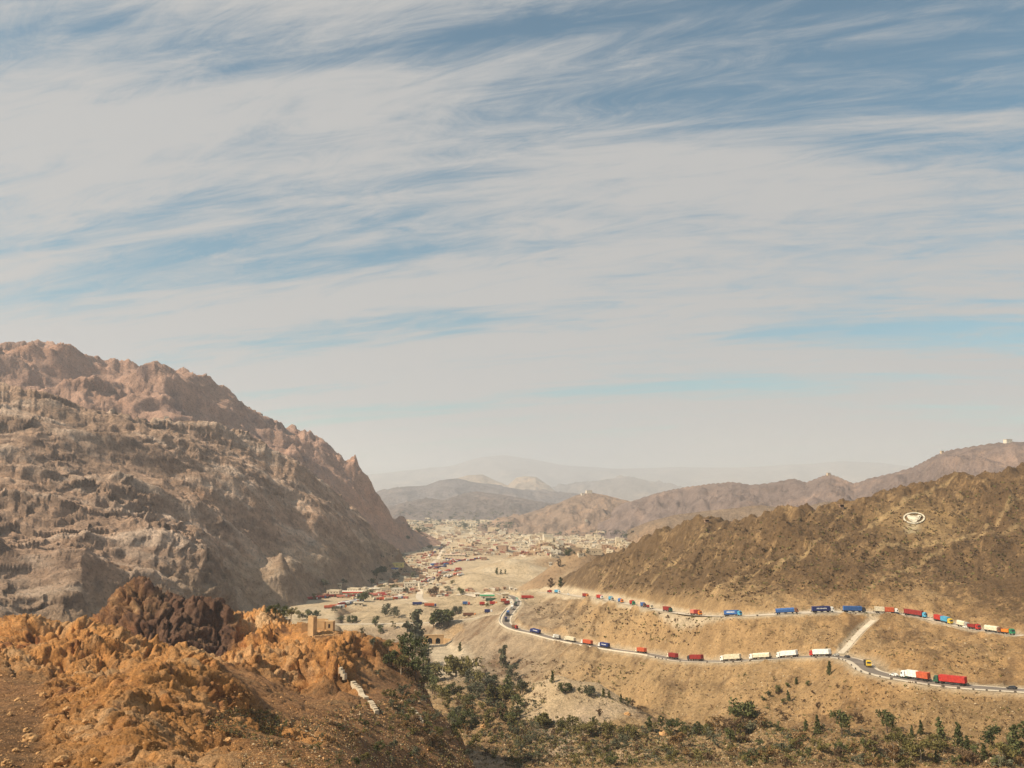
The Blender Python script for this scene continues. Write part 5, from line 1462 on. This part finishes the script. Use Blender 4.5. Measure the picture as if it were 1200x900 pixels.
drape('ring', [[oval(1071.2, 607.6, 12.9, 6.3, 2 * math.pi * k / N_), oval(1071.2, 607.6, 12.9, 6.3, 2 * math.pi * (k + 1) / N_), oval(1071.2, 607.6, 11.0, 5.1, 2 * math.pi * (k + 1) / N_), oval(1071.2, 607.6, 11.0, 5.1, 2 * math.pi * k / N_)] for k in range(N_)])
strip = []
top = [(1062.5, 605.2), (1065, 604.2), (1068, 605.6), (1071, 604.9), (1074, 605.6), (1077, 604.2), (1080, 605.2)]; bot = [(1064.5, 609.5), (1066.5, 611.3), (1068.6, 612.6), (1071, 613.2), (1073.5, 612.6), (1075.8, 611.2), (1078, 609.3)]
for i in range(6):
    for j in range(3):
        f0, f1 = j / 3, (j + 1) / 3
        L_ = lambda a, b, t: (a[0] + (b[0] - a[0]) * t, a[1] + (b[1] - a[1]) * t)
        strip.append([L_(top[i], bot[i], f0), L_(top[i + 1], bot[i + 1], f0), L_(top[i + 1], bot[i + 1], f1), L_(top[i], bot[i], f1)])
drape('badge_figure', strip)

# ================================================================== TOWN
m_sand = col_mat('sand_plaster', (.58, .46, .31), .95, .12, .3); m_cream = col_mat('cream_plaster', (.60, .51, .37), .95, .15, .3); m_white = col_mat('white_plaster', (.66, .59, .47), .9, .12, .3); m_brick = col_mat('brown_brick', (.36, .23, .15), .95, .15, .3)
HM = {'sand': m_sand, 'cream': m_cream, 'white': m_white, 'brown': m_brick}
def house_meshes(colour, v):
    def f():
        r = random.Random(v * 13 + 1); w = (9, 12, 16, 22)[v]; d = (8, 9, 10, 9)[v]; h = (3.6, 4.2, 6.8, 4.4)[v]
        a = MB(); a.box(-w / 2, w / 2, -d / 2, d / 2, -3, h)
        p = MB()
        for s in (-1, 1):
            p.box(-w / 2 - .1, w / 2 + .1, s * d / 2 - .15, s * d / 2 + .15, h + .003, h + .75); p.box(s * w / 2 - .15, s * w / 2 + .15, -d / 2 + .16, d / 2 - .16, h + .003, h + .72)
        if v == 1: p.box(-w / 2 + .5, -1, -d / 2 + 1, d / 2 - 1, h + .003, h + 2.6)
        q = MB(); q.box(-.6, .6, -d / 2 - .04, -d / 2 + .02, 0, 2.2)
        k = []
        for i in range(2 if v < 2 else 4):
            for zz in ((1.2,) if h < 6 else (1.2, 4.4)): k.append((-w / 2 + (i + .6) * w / (2.4 if v < 2 else 4.3), zz))
        wn_ = MB(); wn_.box(-.6, .6, -d / 2 - .05, -d / 2 + .02, 0, 1.3)
        return a.mesh('wall', HM[colour]), p.mesh('roof', HM[colour]), q.mesh('door', m_dark), wn_.mesh('window', m_dark), k
    return cached(('house', colour, v), f)
houses = []
def clash(p):
    for f in (M1, M2):
        z = f.z(p[0], p[1])
        if z is not None and z > p[2] + 1.5: return True
    return False
def house(px, py, colour, v, zone, rz=None, scale=1.0, detail=True):
    h = V.hit(px, py)
    hh = hit(px, py)
    if not h or not hh or hh[1] < h[1] - 30 or clash(h): return
    x, y, z = h
    if px > 596 and y < 1150: return
    r = empty('house', (x, y, ground_z(x, y)), rz if rz is not None else random.choice((0, .2, -.25, .1)) + random.uniform(-.12, .12))
    r.scale = (scale,) * 3
    a, p, q, wn_, k = house_meshes(colour, v)
    obj('wall', a, r); obj('roof', p, r)
    if detail:
        obj('door', q, r)
        for wx, wz in k: obj('window', wn_, r, (wx, 0, wz))
    houses.append((r, colour, v, zone, py))
rh = random.Random(21)
HZ = [('under the left mountain', 34, (352, 466, 683, 700), (1, 1.25)), ('beside the main street', 46, (446, 506, 656, 692), (.9, 1.2)), ('by the lorry park', 14, (505, 566, 645, 652), (1, 1.3)), ('on the flat by the hairpin', 9, (545, 600, 694, 702), (.8, 1)),
      ('in the town on the rise', 84, (596, 742, 624, 637), (1, 1.6)), ('among the small hills', 12, (600, 720, 642, 656), (.9, 1.2)), ('in the far valley town', 76, (478, 600, 603, 628), (1.4, 2.6)), ('on the open flats', 20, (478, 590, 629, 646), (1, 1.6))]
for zone, n, (x0, x1, y0, y1), (s0, s1) in HZ:
    for _ in range(n):
        house(rh.uniform(x0, x1), rh.uniform(y0, y1), rh.choice(('sand', 'cream', 'cream', 'white', 'brown')), rh.choice((0, 0, 1, 1, 2, 3)), zone, scale=rh.uniform(s0, s1), detail=(y1 > 650))
hg = {}
SZ = ['small', 'low', 'two-storey', 'long']
for t in houses: hg.setdefault((SZ[t[2]], t[1], t[3]), []).append(t)
for (sz, c, zone), L in hg.items():
    L.sort(key=lambda t: pxof(t[0]))
    for i, t in enumerate(L):
        o_ = ordn(i, len(L)); tag(t[0], f'{sz} {c} flat-roofed house {zone}' + (', ' + o_ if o_ else ''), 'house', 'houses ' + zone)

tb = MB(); mats_t = [m_sand, m_cream, m_white, m_brick, m_dark, col_mat('rusty_sheet_roof', (.34, .12, .08), .8)]
for (n, x0, x1, y0, y1) in ((380, 596, 745, 623, 642), (620, 466, 605, 598, 634), (230, 440, 520, 650, 696), (200, 490, 660, 632, 652), (110, 350, 480, 684, 702), (60, 500, 620, 690, 702)):
    for _ in range(n):
        px, py = rh.uniform(x0, x1), rh.uniform(y0, y1); p = V.hit(px, py); pp = hit(px, py)
        if not p or not pp or pp[1] < p[1] - 40 or clash(p): continue
        s_ = p[1] / 2400; w = rh.uniform(6, 15) * max(s_, .7); d = rh.uniform(5, 9) * max(s_, .7); h = rh.uniform(2.6, 4.5) * max(s_, .8); z = ground_z(p[0], p[1]); ro = rh.uniform(-.4, .4); mi = rh.choice((0, 0, 1, 1, 2, 3) if y1 < 645 else (0, 1, 2, 3, 3, 5))
        tb.box(-w / 2, w / 2, -d / 2, d / 2, z - 2, z + h, mi, ro, (p[0], p[1])); tb.box(-w * .25, -w * .1, -d / 2 - .1, -d / 2 + .02, z, z + h * .6, 4, ro, (p[0], p[1]))
        if rh.random() < .5: tb.box(w / 2 + .02, w * 1.3, -d / 2 - 3, -d / 2 - 2.6, z - 1, z + 2.2, mi, ro, (p[0], p[1]))
def far_tuft(b, p):
    s = g2.uniform(.5, 1.2) * p[1] / 900
    for k in range(6):
        c = Vector(p) + Vector((g2.gauss(0, 1.1) * s, g2.gauss(0, .6) * s, abs(g2.gauss(.6, .5)) * s))
        a = Vector((g2.gauss(0, 1), g2.gauss(0, 1), g2.gauss(0, 1))).normalized() * s; d = a.cross(Vector((g2.gauss(0, 1), g2.gauss(0, 1), g2.gauss(0, 1)))).normalized() * s * .8
        b.poly([c - a, c + d, c + a, c - d], [(0, 1, 2, 3)])
FARP = [[(465, 600), (600, 600), (600, 632), (480, 632)], [(600, 622), (745, 622), (720, 640), (600, 640)], [(440, 650), (520, 640), (520, 700), (430, 700)], [(480, 612), (600, 612), (600, 620), (480, 620)]]
stuff_mesh('far_trees', scatter_pts(520, FARP, 14), far_tuft, [LM['grey-green']], 'small far-off trees scattered through the valley towns')
o = obj('town_houses', tb.mesh('town_houses', mats_t)); tag(o, 'mass of small flat-roofed houses and compound walls of the valley towns', kind='stuff')

# buildings that stand out
def building(px, py, w, d, h, mat, label, rz=0, roofm=None, band=None, name='building', over=.8, field=None):
    p = (field.hit(px, py) if field else hit(px, py)) or V.hit(px, py); x, y, z = p; z = ground_z(x, y)
    r = empty(name, (x, y, z), rz); tag(r, label, 'building')
    b = MB(); b.box(-w / 2, w / 2, -d / 2, d / 2, -3, h); obj('wall', b.mesh('wall', mat), r)
    b = MB(); b.box(-w / 2 - over, w / 2 + over, -d / 2 - over, d / 2 + over, h + .003, h + .5); obj('roof', b.mesh('roof', roofm or mat), r)
    n = max(2, int(w / 7)); wb = MB(); wb.box(-.9, .9, -d / 2 - .06, -d / 2 + .02, 1.0, 2.6); wm = wb.mesh('window', m_dark)
    for k in range(n): obj('window', wm, r, (-w / 2 + (k + .5) * w / n, 0, 0))
    if band:
        b = MB(); b.box(-w / 2 - over - .05, w / 2 + over + .05, -d / 2 - over - .12, -d / 2 - over, h - 1.2, h + .45); obj('fascia', b.mesh('fascia', band), r)
    return r
m_yel = col_mat('yellow_paint', (.72, .60, .22), .8); m_bluep = col_mat('blue_sheet', (.10, .14, .36), .6); m_redp = col_mat('red_paint', (.60, .06, .04), .7); m_grn = col_mat('green_paint', (.05, .42, .20), .7); m_pinkp = col_mat('pink_sheet', (.70, .42, .33), .8); m_tin = col_mat('tin_roof', (.62, .56, .48), .5)
building(463, 663, 33, 10, 5, m_yel, 'long yellow building at the foot of the left mountain', 0, m_yel)
building(461.5, 668, 16, 8, 3.5, m_cream, 'low building with a blue sheet roof below the yellow one', 0, m_bluep, m_bluep)
building(412, 697, 34, 14, 5, m_cream, 'long open shed with white roof and red front at the lorry park', 0, m_white, m_redp)
building(436, 693, 22, 12, 4.5, m_cream, 'white-roofed shed right of the long red-fronted one', 0, m_white)
building(420, 709.5, 12, 8, 4, m_cream, 'cream block of a building below the sheds', .05, m_cream)
building(398, 687.5, 5, 5, 4.5, m_cream, 'small cream hut under the left mountain', 0, m_cream)
building(533, 652, 52, 12, 5, m_cream, 'long pale terminal building with pink roof edge above the lorry park', 0, m_pinkp, m_white)
building(571, 702, 17, 5, 5.5, m_white, 'white building with a green band beside the valley road', 0, m_white, m_grn)
building(592, 701.5, 8, 6, 6, m_cream, 'cream building at the junction above the hairpin bend', .1, m_cream)
building(559.5, 699.5, 6, 5, 4, m_white, 'small white kiosk left of the green-banded building', .1, m_white)
building(567, 656, 14, 9, 6, m_brick, 'brown two-storey block at the right end of the lorry park', 0, m_brick)
building(524, 621, 60, 26, 12, m_white, 'large white hall in the far valley town', 0, m_white)
building(620, 629.5, 46, 12, 6, m_white, 'long white building at the left end of the town on the rise', 0, m_white)
building(645, 662.5, 5, 5, 5, m_white, 'small white hut on the little hill in the valley', 0, m_white)
def peak_hut(px, py, w, h, label, ymin=0, mat=m_white):
    p = None
    for k in range(14):
        p = hit(px, py + k * .5)
        if p and p[1] > ymin: break
    if not p: return
    building(px, py, w, w * .7, h, mat, label, .2, field=type('F', (), {'hit': staticmethod(lambda a, b: p)}))
peak_hut(690, 577.5, 26, 11, 'white fort on top of the conical middle hill', 2500)
peak_hut(683, 580, 16, 8, 'small white block left of the fort on the middle hill', 2500)
peak_hut(687, 611, 10, 8, 'tiny white hut low on the middle hill', 2500)
peak_hut(1181, 518.5, 20, 9, 'white domed post on the far right ridge top', 1800)
peak_hut(1104, 531, 9, 7, 'small hut on the shoulder of the far right ridge', 1800, m_sand)
peak_hut(971, 556.5, 12, 7, 'small post on the peak of the far middle ridge', 1800, m_sand)
peak_hut(195, 491, 8, 5, 'white hut on the crest of the near left mountain', 900)
peak_hut(986, 595, 4, 3, 'stone cairn hut on the crest of the brown ridge', 500, m_brick)
peak_hut(828, 612, 4, 2.6, 'low stone post at the left crest of the brown ridge', 500, m_brick)

# lorries parked in the border town: far too small to show their parts
def mini_truck(cargo, cab, kind):
    def f():
        b = MB(); L = 12.2 if kind else 7
        b.box(-L / 2, L / 2, -1.2, 1.2, 1.35, 4.0, 0); b.box(L / 2 + .5, L / 2 + 2.6, -1.2, 1.2, .8, 3.3, 1, taper=.1); b.box(-L / 2, L / 2 + 2.2, -.8, .8, .6, 1.34, 2)
        for x in (-L / 2 + 1.2, -L / 2 + 2.5, L / 2 + 1.4):
            for s in (-1, 1): b.tube([(x, s * 1.0 - .15, .5), (x, s * 1.0 + .15, .5)], [.5, .5], 8, 2)
        return b.mesh('parked_lorry', [pm(cargo), pm(cab), m_tyre])
    return cached(('mini', cargo, cab, kind), f)
minis = []
def mini(px, py, zone, rz, cargo=None, cab=None, kind=None):
    p = V.hit(px, py); pp = hit(px, py)
    if not p or not pp or pp[1] < p[1] - 40 or clash(p): return
    x, y, z = p
    cargo = cargo or rh.choice(('red', 'dark red', 'dark red', 'pink', 'blue', 'navy', 'cream', 'white', 'brown', 'orange-red')); cab = cab or rh.choice(('white', 'red', 'dark', 'orange', 'blue'))
    k = rh.random() < .6 if kind is None else kind
    o = obj('parked_lorry', mini_truck(cargo, cab, k), None, (x, y, ground_z(x, y) + .1), rz)
    minis.append((o, cargo, cab, zone))
ROWS = [((338, 703), (366, 696), 9, .5, 'left end of the border lot', ('dark red', 'red', 'navy', 'brown')), ((364, 703), (394, 698), 10, .35, 'middle row of the border lot', ('dark red', 'navy', 'red', 'brown')), ((394, 700), (452, 698), 14, .15, 'row before the sheds', ('pink', 'cream', 'red', 'brown')),
        ((384, 714), (400, 712), 5, .3, 'front left corner of the lot', ('pink', 'white', 'orange-red')), ((398, 710), (422, 705), 9, 1.0, 'near row beside the dark tree', ('dark red', 'cream', 'navy', 'white')), ((440, 704), (470, 702), 9, .5, 'row right of the dark tree', ('cream', 'orange-red', 'brown', 'white')),
        ((520, 657), (535, 656), 9, .9, 'far row of the customs yard', None), ((503, 667), (522, 664), 10, .8, 'left bay of the customs yard', ('navy', 'blue', 'dark red')), ((506, 662), (530, 661), 11, .9, 'second bay of the customs yard', ('red', 'pink', 'dark red', 'blue')),
        ((528, 659), (566, 655), 14, .9, 'right bay of the customs yard', ('dark red', 'red', 'white', 'navy')), ((514, 672), (540, 668), 11, .8, 'lower bay of the customs yard', ('red', 'orange-red', 'navy', 'white')), ((522, 677), (540, 674), 7, .7, 'near bay of the customs yard', ('red', 'pink', 'white')),
        ((495, 684), (508, 678), 12, 1.1, 'queue on the main street', ('cream', 'white', 'brown', 'dark red')), ((502, 653), (518, 642), 12, 1.2, 'queue leaving up the valley', ('dark red', 'navy', 'white'))]
for (a, b, n, rz, zone, cols) in ROWS:
    for i in range(n):
        t = (i + rh.uniform(.2, .8)) / n
        mini(a[0] + (b[0] - a[0]) * t, a[1] + (b[1] - a[1]) * t + rh.uniform(-1, 1), 'in the ' + zone, rz + rh.uniform(-.15, .15), rh.choice(cols) if cols else None)
mg = {}
for t in minis: mg.setdefault((t[1], t[3]), []).append(t)
for (c, zone), L in mg.items():
    L.sort(key=lambda t: pxof(t[0]))
    for i, t in enumerate(L):
        o_ = ordn(i, len(L)); tag(t[0], f'{c} lorry {zone}' + (', ' + o_ if o_ else '') + f', {t[2]} cab', 'lorry', 'lorries ' + zone)
# lorries strung along the valley road towards the hairpin
for px, py, c, cab, k, lab in [(489, 709.5, 'navy', 'dark', 1, 'navy lorry at the left end of the valley road queue'), (503, 711, 'orange-red', 'navy', 1, 'orange-red lorry behind the navy one on the valley road'), (545, 709, 'blue', 'red', 0, 'short blue lorry with red cab on the valley road'),
        (565, 709.5, 'red', 'cream', 0, 'short red lorry left of the green container'), (575, 705, 'dark green', 'dark', 1, 'dark green container lorry below the green-banded building'), (577, 709, 'red', 'orange', 0, 'red lorry just below the dark green container'),
        (590, 706, 'orange-red', 'white', 0, 'orange-red lorry left of the hairpin top'), (594, 708.5, 'dark red', 'white', 0, 'dark red lorry at the top of the hairpin approach'), (617, 702, 'red', 'red', 1, 'bright red trailer parked on the spur above the hairpin'),
        (571, 718.5, 'navy', 'white', 0, 'short navy lorry with white cab on the local road'), (549, 722.5, 'brown', 'orange', 1, 'brown lorry with orange cab low on the local road')]:
    p = hit(px, py)
    if not p: continue
    o = make_truck('box40' if k else 'box20', c, cab); o.location = (p[0], p[1], ground_z(p[0], p[1]) + .15); o.rotation_euler = (0, 0, .05)
    tag(o, lab, 'lorry', 'lorries along the valley road')


# ================================================================== HAZE
def make_haze(density=0.74e-4):
    x0, x1, y0, y1, z0, z1 = -47000, 47000, -500, 42000, -340, 1000
    me = bpy.data.meshes.new('haze')
    v = [(x0, y0, z0), (x1, y0, z0), (x1, y1, z0), (x0, y1, z0), (x0, y0, z1), (x1, y0, z1), (x1, y1, z1), (x0, y1, z1)]
    me.from_pydata(v, [], [(0, 3, 2, 1), (4, 5, 6, 7), (0, 1, 5, 4), (1, 2, 6, 5), (2, 3, 7, 6), (3, 0, 4, 7)])
    m = bpy.data.materials.new('dusty_air'); m.use_nodes = True
    n, l = m.node_tree.nodes, m.node_tree.links
    for k in list(n):
        if k.type != 'OUTPUT_MATERIAL': n.remove(k)
    vol = n.new('ShaderNodeVolumePrincipled')
    vol.inputs['Color'].default_value = (.88, .93, 1.0, 1)
    vol.inputs['Density'].default_value = density
    vol.inputs['Anisotropy'].default_value = 0.25
    l.new(vol.outputs[0], [k for k in n if k.type == 'OUTPUT_MATERIAL'][0].inputs['Volume'])
    me.materials.append(m)
    o = bpy.data.objects.new('haze', me); C.objects.link(o); o['kind'] = 'stuff'; o['label'] = 'pale dusty haze hanging in the valley air'
make_haze()
